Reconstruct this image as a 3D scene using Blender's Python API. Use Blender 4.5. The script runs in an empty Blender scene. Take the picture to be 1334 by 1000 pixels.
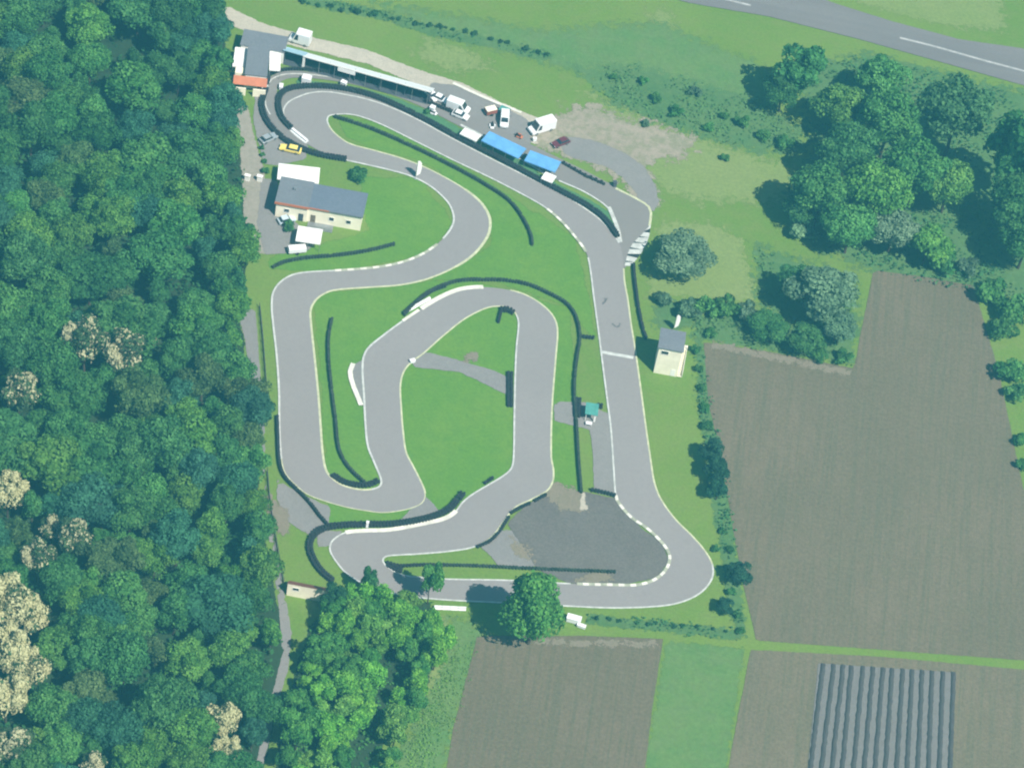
import bpy, bmesh, math, random
import numpy as np
from mathutils import Vector, Matrix
from mathutils.geometry import tessellate_polygon
R = math.radians
S = bpy.context.scene
COL = S.collection

# ------------------------------------------------------------------ camera
PITCH, ROLL, DIST, F = R(47.0), R(11.0), 656.0, 4073.0
fwd = Vector((0, math.cos(PITCH), -math.sin(PITCH)))
r0 = Vector((1, 0, 0)); u0 = Vector((0, math.sin(PITCH), math.cos(PITCH)))
RT = math.cos(ROLL) * r0 + math.sin(ROLL) * u0
UP = -math.sin(ROLL) * r0 + math.cos(ROLL) * u0
CAM = -fwd * DIST
cd = bpy.data.cameras.new('camera'); cam = bpy.data.objects.new('camera', cd); COL.objects.link(cam)
m = Matrix((RT, UP, -fwd)).transposed().to_4x4(); m.translation = CAM
cam.matrix_world = m
cd.sensor_width = 36; cd.lens = 36 * F / 1334.0
cd.clip_start = 1; cd.clip_end = 12000
S.camera = cam

def at(px, py, z=0.0):
    d = fwd * F + RT * (px - 667) + UP * (500 - py)
    t = (z - CAM.z) / d.z
    return CAM + d * t

# ------------------------------------------------------------------ helpers
def tag(o, label=None, cat=None, group=None, kind=None):
    if label: o['label'] = label
    if cat: o['category'] = cat
    if group: o['group'] = group
    if kind: o['kind'] = kind
    return o

def empty(name, loc, rz, label, cat, group=None):
    o = bpy.data.objects.new(name, None); COL.objects.link(o)
    o.location = loc; o.rotation_euler = (0, 0, rz); o.empty_display_size = .5
    return tag(o, label, cat, group)

def link_mesh(name, verts, faces, mat, parent=None, smooth=False):
    me = bpy.data.meshes.new(name); me.from_pydata([tuple(v) for v in verts], [], faces); me.update()
    if smooth: me.polygons.foreach_set('use_smooth', [True] * len(me.polygons))
    if mat: me.materials.append(mat)
    o = bpy.data.objects.new(name, me); COL.objects.link(o)
    if parent: o.parent = parent
    return o

class MB:
    def __init__(s): s.v = []; s.f = []
    def add(s, vs, fs):
        n = len(s.v); s.v += [tuple(v) for v in vs]; s.f += [tuple(i + n for i in f) for f in fs]
    def box(s, x0, x1, y0, y1, z0, z1):
        s.add([(x0,y0,z0),(x1,y0,z0),(x1,y1,z0),(x0,y1,z0),(x0,y0,z1),(x1,y0,z1),(x1,y1,z1),(x0,y1,z1)],
              [(0,3,2,1),(4,5,6,7),(0,1,5,4),(1,2,6,5),(2,3,7,6),(3,0,4,7)])
    def hexa(s, b, t):       # 4 bottom and 4 top points, counter-clockwise
        s.add(list(b) + list(t), [(0,3,2,1),(4,5,6,7),(0,1,5,4),(1,2,6,5),(2,3,7,6),(3,0,4,7)])
    def cyl(s, p, q, ra, rb=None, n=8, cap=True):
        rb = ra if rb is None else rb
        p = Vector(p); q = Vector(q); d = (q - p).normalized()
        a = d.orthogonal().normalized(); b = d.cross(a); k = len(s.v)
        for c, r in ((p, ra), (q, rb)):
            for i in range(n):
                w = 2 * math.pi * i / n; s.v.append(tuple(c + a * math.cos(w) * r + b * math.sin(w) * r))
        for i in range(n):
            j = (i + 1) % n; s.f.append((k+i, k+j, k+n+j, k+n+i))
        if cap:
            s.f.append(tuple(k + i for i in reversed(range(n)))); s.f.append(tuple(k + n + i for i in range(n)))
    def extr(s, prof, y0, y1, y0t=None, y1t=None, zt=None):   # side profile (x,z) extruded along y; points above zt pulled in
        n = len(prof); k = len(s.v)
        for side in (0, 1):
            for x, z in prof:
                y = (y0, y1)[side]
                if zt is not None and z > zt: y = (y0t, y1t)[side]
                s.v.append((x, y, z))
        for i in range(n):
            j = (i + 1) % n; s.f.append((k+i, k+j, k+n+j, k+n+i))
        s.f.append(tuple(k + i for i in reversed(range(n)))); s.f.append(tuple(k + n + i for i in range(n)))
    def build(s, name, mat, parent=None, smooth=False, bevel=0):
        o = link_mesh(name, s.v, s.f, mat, parent, smooth)
        bm = bmesh.new(); bm.from_mesh(o.data); bmesh.ops.recalc_face_normals(bm, faces=bm.faces)
        if bevel:
            bmesh.ops.bevel(bm, geom=[e for e in bm.edges], offset=bevel, segments=2, affect='EDGES', clamp_overlap=True)
        bm.to_mesh(o.data); bm.free()
        return o

def spline(pts, closed=False, step=6):
    P = [Vector((p[0], p[1])) for p in pts]; n = len(P); out = []
    rng = range(n) if closed else range(n - 1)
    for i in rng:
        if closed: a, b, c, d = P[(i-1) % n], P[i], P[(i+1) % n], P[(i+2) % n]
        else: a, b, c, d = P[max(i-1, 0)], P[i], P[i+1], P[min(i+2, n-1)]
        k = max(1, int((c - b).length / step))
        for j in range(k):
            t = j / k
            # centripetal-like damping keeps uneven spacing from overshooting
            l1 = (c - b).length
            m1 = (c - a) / max((c - a).length, 1e-6) * l1; m2 = (d - b) / max((d - b).length, 1e-6) * l1
            h = 2*t**3 - 3*t**2 + 1; h2 = t**3 - 2*t**2 + t; h3 = -2*t**3 + 3*t**2; h4 = t**3 - t**2
            out.append(b * h + m1 * h2 + c * h3 + m2 * h4)
    if not closed: out.append(P[-1])
    return out

def ground_line(pts, closed=False, smooth=True, z=0.0, step=6):
    q = spline(pts, closed, step) if smooth else [Vector(p) for p in pts]
    return [at(p.x, p.y, z) for p in q]

def resample(L, d, closed=False):
    if closed: L = L + [L[0]]
    out = [L[0].copy()]; acc = 0.0
    for a, b in zip(L, L[1:]):
        l = (b - a).length
        while acc + l >= d:
            t = (d - acc) / l; a = a + (b - a) * t; out.append(a.copy()); l = (b - a).length; acc = 0.0
        acc += l
    return out

# ------------------------------------------------------------------ materials
def nt(name):
    m = bpy.data.materials.new(name); m.use_nodes = True; m.node_tree.nodes.clear(); return m, m.node_tree
def N(t, typ, **kw):
    n = t.nodes.new(typ)
    for k, v in kw.items():
        if hasattr(n, k): setattr(n, k, v)
        else: n.inputs[k].default_value = v
    return n
def c4(c): return (c[0], c[1], c[2], 1)
def mixc(t, fac, a, b):
    n = t.nodes.new('ShaderNodeMix'); n.data_type = 'RGBA'
    for s, v in ((0, fac), (6, a), (7, b)):
        if hasattr(v, 'links'): t.links.new(v, n.inputs[s])
        elif isinstance(v, (int, float)): n.inputs[s].default_value = v
        else: n.inputs[s].default_value = c4(v)
    return n.outputs[2]
def noise(t, scale, detail=4, rough=.55, vec=None, stretch=None, dist=0.0):
    n = t.nodes.new('ShaderNodeTexNoise'); n.inputs['Scale'].default_value = scale
    n.inputs['Detail'].default_value = detail; n.inputs['Roughness'].default_value = rough; n.inputs['Distortion'].default_value = dist
    tc = t.nodes.new('ShaderNodeTexCoord'); src = tc.outputs['Object']
    if stretch:
        mp = t.nodes.new('ShaderNodeMapping'); mp.inputs['Rotation'].default_value = (0, 0, stretch[0]); mp.inputs['Scale'].default_value = (stretch[1], stretch[2], 1)
        t.links.new(src, mp.inputs[0]); src = mp.outputs[0]
    t.links.new(src, n.inputs['Vector'])
    return n.outputs['Fac']
def ramp(t, fac, lo, hi, a=0.0, b=1.0):
    n = t.nodes.new('ShaderNodeMapRange'); n.interpolation_type = 'SMOOTHSTEP'
    t.links.new(fac, n.inputs[0])
    for i, v in enumerate((lo, hi, a, b)): n.inputs[i+1].default_value = v
    return n.outputs[0]
def finish(t, col, rough=.9, bump=None, bstr=.3, bdist=.1, alpha=None, metal=0, spec=.3):
    p = t.nodes.new('ShaderNodeBsdfPrincipled')
    if hasattr(col, 'links'): t.links.new(col, p.inputs['Base Color'])
    else: p.inputs['Base Color'].default_value = c4(col)
    p.inputs['Roughness'].default_value = rough; p.inputs['Metallic'].default_value = metal
    p.inputs['Specular IOR Level'].default_value = spec
    if bump is not None:
        b = t.nodes.new('ShaderNodeBump'); b.inputs['Strength'].default_value = bstr; b.inputs['Distance'].default_value = bdist
        t.links.new(bump, b.inputs['Height']); t.links.new(b.outputs[0], p.inputs['Normal'])
    o = t.nodes.new('ShaderNodeOutputMaterial'); sh = p.outputs[0]
    if alpha is not None:
        tr = t.nodes.new('ShaderNodeBsdfTransparent'); mx = t.nodes.new('ShaderNodeMixShader')
        t.links.new(alpha, mx.inputs[0]); t.links.new(tr.outputs[0], mx.inputs[1]); t.links.new(sh, mx.inputs[2]); sh = mx.outputs[0]
    t.links.new(sh, o.inputs[0])
def edge_alpha(t, k=.5, scale=.35, lo=.4, hi=.6, scale2=None):
    a = t.nodes.new('ShaderNodeAttribute'); a.attribute_name = 'edge'
    n = noise(t, scale, 9, .78)
    lo, hi = .485, .515
    m1 = t.nodes.new('ShaderNodeMath'); m1.operation = 'MULTIPLY_ADD'; t.links.new(n, m1.inputs[0]); m1.inputs[1].default_value = k; m1.inputs[2].default_value = -k * .5
    m2 = t.nodes.new('ShaderNodeMath'); m2.operation = 'ADD'; t.links.new(a.outputs['Fac'], m2.inputs[0]); t.links.new(m1.outputs[0], m2.inputs[1])
    return ramp(t, m2.outputs[0], lo, hi)

def plain(name, c, rough=.6, var=.12, scale=1.2, metal=0, spec=.3):
    m, t = nt(name)
    n = noise(t, scale, 6, .65)
    d = [x * (1 - var) for x in c]; l = [min(1, x * (1 + var)) for x in c]
    finish(t, mixc(t, ramp(t, n, .3, .7), d, l), rough, None, metal=metal, spec=spec)
    return m
def surface(name, c1, c2, c3, s1=.05, s2=.6, rough=.95, alpha=None, streak=None, bump=.3, bscale=2.5, amt3=(.55,.8), lo=.35, hi=.65, fv=.32, mv=.4, fm=.45):
    m, t = nt(name)
    a = mixc(t, ramp(t, noise(t, s1, 5, .6), lo, hi), c1, c2)
    a = mixc(t, ramp(t, noise(t, s2, 5, .7), amt3[0], amt3[1]), a, c3)
    if streak: # (angle, sx, sy, colour, amount)
        s = noise(t, 1.0, 3, .6, stretch=streak[:3])
        a = mixc(t, ramp(t, s, .42, .68, 0, streak[4]), a, streak[3])
    fine = noise(t, bscale, 6, .8)
    mid = noise(t, bscale * .22, 4, .7)
    a2 = mixc(t, ramp(t, fine, .3, .7), [x * (1 - fv) for x in c1], [x * (1 + fv) for x in c1])
    a = mixc(t, ramp(t, mid, .38, .66, 0, mv), a, [c3[0] * .95, c3[1] * .9, c3[2] * .95])
    n = t.nodes.new('ShaderNodeMix'); n.data_type = 'RGBA'; n.blend_type = 'MIX'; n.inputs[0].default_value = fm
    t.links.new(a, n.inputs[6]); t.links.new(a2, n.inputs[7])
    finish(t, n.outputs[2], rough, fine, bump, .15, edge_alpha(t, *alpha) if alpha else None, spec=.15)
    return m

def foliage(name, flower=None, amount=.5):
    m, t = nt(name)
    oi = t.nodes.new('ShaderNodeObjectInfo')
    at_ = t.nodes.new('ShaderNodeAttribute'); at_.attribute_name = 'tone'
    hs = t.nodes.new('ShaderNodeHueSaturation')
    mr = ramp(t, at_.outputs['Fac'], 0, 1, .62, 1.5)
    t.links.new(mr, hs.inputs['Value']); t.links.new(oi.outputs['Color'], hs.inputs['Color'])
    h = ramp(t, at_.outputs['Fac'], 0, 1, .515, .485); t.links.new(h, hs.inputs['Hue'])
    col = hs.outputs[0]
    if flower:
        af = t.nodes.new('ShaderNodeAttribute'); af.attribute_name = 'bloom'
        col = mixc(t, ramp(t, af.outputs['Fac'], 1 - amount, 1 - amount + .02), col, flower)
    d = t.nodes.new('ShaderNodeBsdfDiffuse'); tr = t.nodes.new('ShaderNodeBsdfTranslucent'); mx = t.nodes.new('ShaderNodeMixShader')
    mx.inputs[0].default_value = .3
    t.links.new(col, d.inputs[0]); t.links.new(col, tr.inputs[0]); t.links.new(d.outputs[0], mx.inputs[1]); t.links.new(tr.outputs[0], mx.inputs[2])
    o = t.nodes.new('ShaderNodeOutputMaterial'); t.links.new(mx.outputs[0], o.inputs[0])
    return m

G1 = (.112,.20,.030); G2 = (.162,.232,.046); G3 = (.085,.18,.04)
M = {}
M['grass'] = surface('grass', G1, G2, (.18,.215,.07), .022, .16, bump=.5, bscale=1.6)
M['lush'] = surface('lush_grass', (.095,.212,.024), (.135,.235,.034), (.066,.175,.032), .05, .3, alpha=(.7,.15,.35,.65), bump=.5, bscale=1.6)
M['dark_grass'] = surface('strip_grass', (.07,.175,.075), (.085,.19,.08), (.065,.155,.07), .06, .4, alpha=(.25,.5,.4,.6), bscale=1.6)  # darker bluish green, the strip's own grass colour
M['dry'] = surface('dry_grass', (.17,.235,.065), (.195,.24,.085), (.13,.20,.06), .04, .2, alpha=(1.5,.6,.25,.75), bscale=1.3)
M['rough'] = surface('rough_meadow', (.09,.185,.05), (.13,.205,.06), (.16,.19,.09), .08, .5, alpha=(1.4,.6,.3,.7), bump=.8, bscale=1.0)
M['scrub'] = surface('scrub', (.068,.15,.048), (.095,.18,.055), (.14,.20,.08), .08, .45, alpha=(1.4,.45,.3,.7), bump=1, bscale=.9)
M['asphalt'] = surface('track_asphalt', (.232,.220,.214), (.266,.252,.245), (.206,.196,.19), .04, .25, bump=.15, bscale=6, rough=.85, lo=.3, hi=.7)
M['pit_asphalt'] = surface('pit_asphalt', (.185,.178,.17), (.21,.20,.19), (.24,.225,.205), .07, .5, bump=.15, bscale=5, rough=.85, alpha=(.15,.6,.4,.6))
M['road_asphalt'] = surface('road_asphalt', (.155,.15,.15), (.19,.18,.175), (.175,.165,.16), .03, .3, bump=.15, bscale=5, alpha=(.2,.5,.4,.6), streak=(R(-13), .01, .22, (.225,.22,.215), .6))
M['dark_apron'] = surface('old_asphalt', (.112,.107,.098), (.14,.134,.12), (.165,.16,.14), .06, .3, alpha=(.5,.25,.35,.65), bscale=2, fv=.45, mv=.6, amt3=(.6,.85))
M['gravel'] = surface('gravel', (.265,.245,.205), (.31,.285,.24), (.20,.21,.14), .06, .3, alpha=(1.0,.5,.3,.7), bscale=2.5, mv=.6)
M['dirt_yard'] = surface('dirt_yard', (.28,.245,.19), (.33,.285,.225), (.17,.20,.10), .05, .22, alpha=(1.7,.35,.3,.7), bscale=2.0, mv=.85, amt3=(.5,.62))
M['pale_gravel'] = surface('pale_gravel', (.40,.37,.30), (.48,.44,.35), (.30,.29,.23), .06, .35, alpha=(.7,.25,.3,.7), bscale=2.5)
M['grey_gravel'] = surface('grey_gravel', (.20,.195,.19), (.235,.225,.215), (.19,.20,.17), .06, .3, alpha=(.6,.25,.3,.7), bscale=3)
M['earth'] = surface('bare_earth', (.19,.168,.125), (.21,.18,.135), (.15,.17,.09), .1, .4, alpha=(1.6,.5,.25,.75), bscale=2)
SOIL = [(.132,.115,.074), (.172,.14,.096), (.118,.122,.068)]
def soil(name, ang, k=1.0):
    return surface(name, *[[x * k for x in c] for c in SOIL], .03, .12, alpha=(.35,.3,.35,.65), streak=(ang, 1.1, .035, (.098*k,.108*k,.066*k), .85), bump=.6, bscale=1.4, fv=.4)
M['soil1'] = soil('ploughed_soil', R(2)); M['soil2'] = soil('ploughed_soil_low', R(-4), .96); M['soil3'] = soil('ploughed_soil_corner', R(-3), 1.06)
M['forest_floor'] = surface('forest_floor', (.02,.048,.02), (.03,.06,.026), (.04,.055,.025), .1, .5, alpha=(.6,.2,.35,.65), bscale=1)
M['white_line'] = plain('white_line', (.47,.49,.46), .7, .2, .8)
M['road_line'] = plain('road_line_paint', (.34,.345,.34), .8, .25, .5)
M['cream_line'] = plain('cream_line', (.46,.48,.31), .7, .2, .8)
M['kerb_white'] = plain('kerb_white', (.64,.63,.55), .7, .15, .7)
M['kerb_gap'] = plain('kerb_gap', (.34,.36,.27), .8, .2, .9)
M['tyre'] = plain('tyre_rubber', (.021,.024,.026), .8, .4, 2)
M['tyre_green'] = plain('mossy_tyre_rubber', (.03,.045,.03), .85, .5, 1.0)
M['white_plastic'] = plain('white_plastic', (.74,.75,.76), .5, .06, .8)
M['cream_wall'] = plain('cream_wall', (.84,.78,.62), .8, .07, .5)
M['white_wall'] = plain('white_wall', (.80,.79,.75), .8, .07, .5)
M['roof_grey'] = surface('roof_grey', (.15,.165,.185), (.175,.19,.21), (.13,.14,.16), .15, .7, rough=.7, bump=.15)
M['roof_blue'] = surface('roof_blue_grey', (.125,.15,.19), (.14,.165,.205), (.115,.14,.175), .15, .7, rough=.6, bump=.15)
M['roof_white'] = plain('white_roof_sheet', (.88,.89,.89), .45, .05, .5)
M['orange'] = plain('orange_paint', (.46,.15,.07), .6, .1, .6)
M['rust'] = plain('rust_red', (.28,.09,.06), .7, .2, .6)
M['dark'] = plain('dark_opening', (.02,.022,.025), .4, .2, 1)
M['glass'] = plain('window_glass', (.025,.035,.045), .12, .1, 1, spec=.6)
M['dark_wall'] = plain('dark_paint_garage_shade', (.06,.07,.085), .8, .2, .5)  # dark paint; inside the pit garages its colour stands in for shade
M['light_blue'] = plain('light_blue_sheet', (.42,.62,.72), .6, .08, .5)
M['tarp_blue'] = plain('blue_tarpaulin', (.13,.34,.64), .5, .12, .5)
M['tarp_cyan'] = plain('cyan_tarpaulin', (.14,.42,.70), .5, .12, .5)
M['teal'] = plain('teal_canvas', (.07,.27,.23), .7, .15, .8)
M['white_canvas'] = plain('white_canvas', (.80,.79,.77), .7, .05, .5)
M['metal'] = plain('galvanised_metal', (.32,.34,.35), .45, .1, 2, metal=.6)
M['wood'] = plain('weathered_wood', (.17,.13,.09), .8, .25, 1.5)
M['bark'] = plain('bark', (.07,.055,.04), .9, .3, 1.5)
M['car_white'] = plain('white_car_paint', (.74,.75,.75), .3, .03, 1, spec=.5)
M['car_red'] = plain('dark_red_car_paint', (.13,.022,.035), .3, .08, 1, spec=.5)
M['car_silver'] = plain('silver_car_paint', (.40,.44,.46), .3, .05, 1, metal=.3, spec=.5)
M['car_yellow'] = plain('yellow_car_paint', (.82,.66,.16), .35, .05, 1, spec=.5)
M['car_paleblue'] = plain('pale_blue_car_paint', (.50,.60,.66), .3, .05, 1, spec=.5)
M['mulch'] = surface('dark_mulch_film', (.06,.06,.06), (.075,.074,.072), (.10,.098,.09), .3, 1.2, rough=.6, bump=.4, bscale=3)
M['bed'] = surface('pale_bed_soil', (.155,.15,.145), (.175,.17,.165), (.13,.13,.10), .2, .8, alpha=(.2,.5,.4,.6), bscale=3)
M['skid'] = surface('skid_rubber', (.12,.12,.12), (.14,.14,.14), (.16,.16,.16), .3, 1, alpha=(1.0,.8,.3,.8))
M['leaf'] = foliage('leaves')
M['bloom'] = foliage('leaves_in_bloom', (.56,.55,.31), .80)
M['bloom_part'] = foliage('leaves_half_in_bloom', (.50,.49,.30), .45)
M['weeds'] = plain('weeds', (.05,.12,.04), .9, .3, 1)

# ------------------------------------------------------------------ ground sheets
def sdf(P, X, Y):
    d = np.full(X.shape, 1e9); inside = np.zeros(X.shape, bool); n = len(P)
    for i in range(n):
        ax, ay = P[i]; bx, by = P[(i+1) % n]
        ex, ey = bx-ax, by-ay; wx, wy = X-ax, Y-ay
        t = np.clip((wx*ex + wy*ey) / (ex*ex + ey*ey + 1e-9), 0, 1)
        d = np.minimum(d, np.hypot(wx-ex*t, wy-ey*t))
        c = ((ay > Y) != (by > Y))
        with np.errstate(divide='ignore', invalid='ignore'):
            xi = ax + (Y-ay) * ex / (ey if abs(ey) > 1e-9 else 1e-9)
        inside ^= c & (X < xi)
    return np.where(inside, d, -d)

LAYER = [0.0]
def sheet(name, pts, mat, soft=1.0, res=1.2, smooth=False, z=None, kind='structure', parent=None):
    q = spline(pts, True, 8) if smooth else [Vector(p) for p in pts]
    P = [at(p.x, p.y) for p in q]; P = [(p.x, p.y) for p in P]
    xs = [p[0] for p in P]; ys = [p[1] for p in P]
    pad = soft + res
    gx = np.arange(min(xs)-pad, max(xs)+pad+res, res); gy = np.arange(min(ys)-pad, max(ys)+pad+res, res)
    X, Y = np.meshgrid(gx, gy); D = sdf(P, X, Y)
    E = np.clip(.5 + .5 * D / soft, 0, 1)
    nx = len(gx)
    keep = (E[:-1,:-1] > 0) | (E[1:,:-1] > 0) | (E[:-1,1:] > 0) | (E[1:,1:] > 0)
    jj, ii = np.nonzero(keep)
    a = jj*nx+ii; F4 = np.stack([a, a+1, a+nx+1, a+nx], 1)
    used, inv = np.unique(F4, return_inverse=True); F4 = inv.reshape(-1, 4)
    if z is None:
        LAYER[0] += .003; z = LAYER[0]
    V = np.stack([X.ravel()[used], Y.ravel()[used], np.full(len(used), z)], 1)
    me = bpy.data.meshes.new(name); me.from_pydata(V.tolist(), [], F4.tolist()); me.update()
    at_ = me.attributes.new('edge', 'FLOAT', 'POINT'); at_.data.foreach_set('value', E.ravel()[used].astype(np.float32))
    me.materials.append(mat)
    o = bpy.data.objects.new(name, me); COL.objects.link(o)
    if parent: o.parent = parent
    else: tag(o, kind=kind)
    return o

def ribbon(name, L, w, mat, z, parent=None, closed=False, off=0.0):
    n = len(L); vs = []; fs = []
    for i in range(n):
        a = L[(i-1) % n] if (closed or i > 0) else L[i]; b = L[(i+1) % n] if (closed or i < n-1) else L[i]
        d = (b - a); d.z = 0; d.normalize(); nrm = Vector((-d.y, d.x, 0))
        vs += [L[i] + nrm * (off - w/2) + Vector((0,0,z)), L[i] + nrm * (off + w/2) + Vector((0,0,z))]
    for i in range(n if closed else n-1):
        j = (i+1) % n; fs.append((2*i, 2*j, 2*j+1, 2*i+1))
    return link_mesh(name, vs, fs, mat, parent)

def strip(name, A, B, mat, z, n=140):
    """surface between two image-traced borders laid on the ground"""
    LA = ground_line(A); LB = ground_line(B)
    def even(L):
        s = [0]
        for a, b in zip(L, L[1:]): s.append(s[-1] + (b-a).length)
        out = []; k = 0
        for i in range(n):
            t = s[-1]*i/(n-1)
            while k < len(L)-2 and s[k+1] < t: k += 1
            u = (t - s[k]) / max(s[k+1]-s[k], 1e-6); out.append(L[k].lerp(L[k+1], min(1,u)))
        return out
    LA, LB = even(LA), even(LB); vs = []; fs = []
    for a, b in zip(LA, LB): vs += [a + Vector((0,0,z)), b + Vector((0,0,z))]
    for i in range(n-1): fs.append((2*i, 2*i+2, 2*i+3, 2*i+1))
    o = link_mesh(name, vs, fs, mat)
    at_ = o.data.attributes.new('edge', 'FLOAT', 'POINT'); at_.data.foreach_set('value', [1.0]*len(vs))
    return o

g = link_mesh('ground', [(-2500,-1500,0),(2500,-1500,0),(2500,4000,0),(-2500,4000,0)], [(0,1,2,3)], M['grass']); tag(g, kind='structure')

# broad variations of the meadow
sheet('lush_grass', [(395,385),(600,362),(640,372),(740,400),(752,520),(752,640),(715,640),(655,640),(560,690),(430,690),(425,600),(410,400)], M['lush'], 3)
sheet('lush_grass', [(440,150),(520,165),(640,240),(750,310),(770,400),(780,450),(740,400),(640,365),(560,365),(640,320),(640,280),(560,215),(450,180)], M['lush'], 3)
sheet('lush_grass', [(470,230),(545,230),(590,290),(560,330),(440,355),(350,350),(350,335),(420,318),(480,300)], M['lush'], 3)
sheet('dry_grass', [(860,290),(925,290),(965,310),(985,390),(930,395),(880,385),(845,385)], M['dry'], 5)
sheet('dry_grass', [(760,120),(840,150),(905,180),(1010,210),(1060,225),(1010,265),(900,262),(850,240),(820,190)], M['dry'], 9)
sheet('dry_grass', [(870,15),(900,60),(920,85),(890,90),(850,50),(845,15)], M['dry'], 9)
sheet('dry_grass', [(1120,-40),(1300,-40),(1310,40),(1240,35),(1120,5)], M['dry'], 6)
sheet('dry_grass', [(560,50),(620,70),(640,85),(590,95),(540,70)], M['dry'], 9)
sheet('dry_grass', [(560,800),(625,815),(640,830),(600,860),(580,900),(550,910)], M['dry'], 6)
sheet('rough_meadow', [(585,800),(630,822),(590,950),(570,1060),(480,1060),(530,960),(580,860)], M['rough'], 5)
sheet('rough_meadow', [(868,835),(970,845),(960,900),(938,1060),(832,1060)], M['rough'], 2)
sheet('rough_meadow', [(480,0),(700,40),(860,30),(1000,90),(1010,180),(860,120),(740,90),(560,40)], M['rough'], 8)
sheet('scrub', [(745,88),(830,85),(900,105),(985,130),(1040,165),(1055,200),(1000,200),(935,185),(860,160),(800,135)], M['scrub'], 7)
sheet('scrub', [(905,410),(1000,415),(1110,440),(1112,475),(1060,465),(960,450),(900,440)], M['scrub'], 4)
sheet('scrub', [(985,320),(1110,360),(1120,440),(1000,410),(985,380)], M['scrub'], 8)
sheet('scrub', [(1040,90),(1130,70),(1334,120),(1400,200),(1400,400),(1280,390),(1140,355),(1060,320),(1020,260),(1060,200)], M['scrub'], 8)
sheet('scrub', [(385,-4),(440,2),(500,15),(570,38),(640,50),(720,72),(718,82),(640,62),(560,46),(490,24),(400,8)], M['scrub'], 2.5)
sheet('scrub', [(905,440),(915,440),(925,520),(945,600),(955,690),(965,760),(972,830),(958,830),(945,760),(925,640),(912,540)], M['scrub'], 2)
sheet('scrub', [(765,800),(950,818),(968,824),(966,834),(900,826),(765,812)], M['scrub'], 2)
sheet('scrub', [(855,390),(900,395),(910,420),(880,430),(850,425)], M['scrub'], 4)
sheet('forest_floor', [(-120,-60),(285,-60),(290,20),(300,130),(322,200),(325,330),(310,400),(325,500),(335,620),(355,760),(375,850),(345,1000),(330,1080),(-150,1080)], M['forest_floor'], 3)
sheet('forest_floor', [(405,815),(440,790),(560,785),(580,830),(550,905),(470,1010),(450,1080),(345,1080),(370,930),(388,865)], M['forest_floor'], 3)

# fields
sheet('field', [(917,446),(1000,458),(1113,480),(1120,440),(1138,352),(1200,360),(1268,372),(1300,480),(1334,640),(1480,800),(1480,872),(1334,860),(985,834),(968,760),(955,690),(940,600),(922,520)], M['soil1'], 1.2)
sheet('field', [(622,828),(760,828),(864,832),(850,920),(832,1070),(570,1070),(590,950)], M['soil2'], 1.2)
sheet('field', [(978,846),(1160,856),(1334,872),(1480,884),(1480,1090),(935,1090),(952,980)], M['soil3'], 1.2)
sheet('earth_strip', [(930,444),(1010,462),(1110,482),(1105,490),(1000,468),(925,452)], M['earth'], 2)
sheet('earth_strip', [(700,833),(860,835),(858,842),(700,840)], M['earth'], 2)

# gravel, yards and lanes
sheet('gravel_road', [(280,8),(300,10),(350,34),(420,52),(480,66),(540,90),(600,108),(680,146),(720,160),(760,170),(740,195),(690,186),(640,160),(560,118),(480,84),(380,60),(320,42),(285,24)], M['pale_gravel'], 1.6)
sheet('grey_gravel_yard', [(560,108),(600,112),(680,152),(700,165),(690,190),(735,215),(720,225),(640,170),(555,130)], M['grey_gravel'], 1.5)
sheet('gravel_yard', [(715,160),(760,135),(800,150),(860,165),(905,185),(890,205),(850,210),(850,240),(858,262),(848,276),(828,262),(800,230),(740,205),(700,190)], M['dirt_yard'], 6, smooth=True)
sheet('access_lane', [(735,180),(790,190),(835,215),(856,250),(852,276),(838,268),(824,246),(795,220),(735,200)], M['grey_gravel'], 2, smooth=True)
sheet('lane', [(300,128),(322,138),(332,180),(342,215),(352,262),(362,288),(392,318),(402,328),(330,332),(318,300),(316,240),(312,190)], M['gravel'], 1.2)
sheet('lane', [(308,395),(333,405),(338,470),(344,545),(347,640),(358,700),(368,760),(380,820),(376,870),(358,930),(342,1000),(332,1000),(350,920),(368,850),(361,770),(350,690),(339,600),(329,500),(318,440)], M['grey_gravel'], 1.0)
sheet('yard', [(343,100),(352,96),(370,172),(402,190),(398,208),(360,216),(344,214),(330,160),(332,112)], M['grey_gravel'], 1.2)
sheet('clubhouse_yard', [(340,232),(360,236),(384,290),(412,312),(402,328),(345,332),(335,290)], M['grey_gravel'], 1.5)
sheet('service_track', [(540,468),(552,458),(600,470),(640,482),(668,494),(668,518),(640,505),(600,485),(536,478)], M['grey_gravel'], .9)
sheet('service_track', [(722,524),(762,524),(795,540),(803,648),(774,642),(772,590),(768,560),(722,548)], M['grey_gravel'], 1)
sheet('run_off', [(362,625),(385,640),(430,660),(428,690),(410,702),(372,678),(360,650)], M['grey_gravel'], 1.2)
sheet('run_off', [(530,668),(556,646),(574,668),(560,684),(515,686)], M['grey_gravel'], 1.2)
sheet('run_off', [(458,478),(475,466),(478,525),(470,530),(460,505)], M['grey_gravel'], .8)
sheet('run_off', [(412,690),(446,692),(432,712),(414,712)], M['grey_gravel'], 1)
sheet('gravel_apron', [(626,712),(645,692),(668,690),(700,735),(690,742),(650,738)], M['grey_gravel'], 1.5)
sheet('old_apron', [(716,640),(760,640),(803,650),(835,688),(862,706),(871,730),(855,753),(810,762),(740,760),(700,742),(672,700),(660,682),(690,655)], M['dark_apron'], 1.2)
sheet('earth_patch', [(700,630),(735,632),(765,648),(765,665),(735,665),(705,645)], M['earth'], 3)
sheet('earth_patch', [(660,698),(690,716),(694,732),(672,724)], M['earth'], 3)
sheet('earth_patch', [(600,460),(620,460),(622,470),(606,472)], M['earth'], 2)
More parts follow.
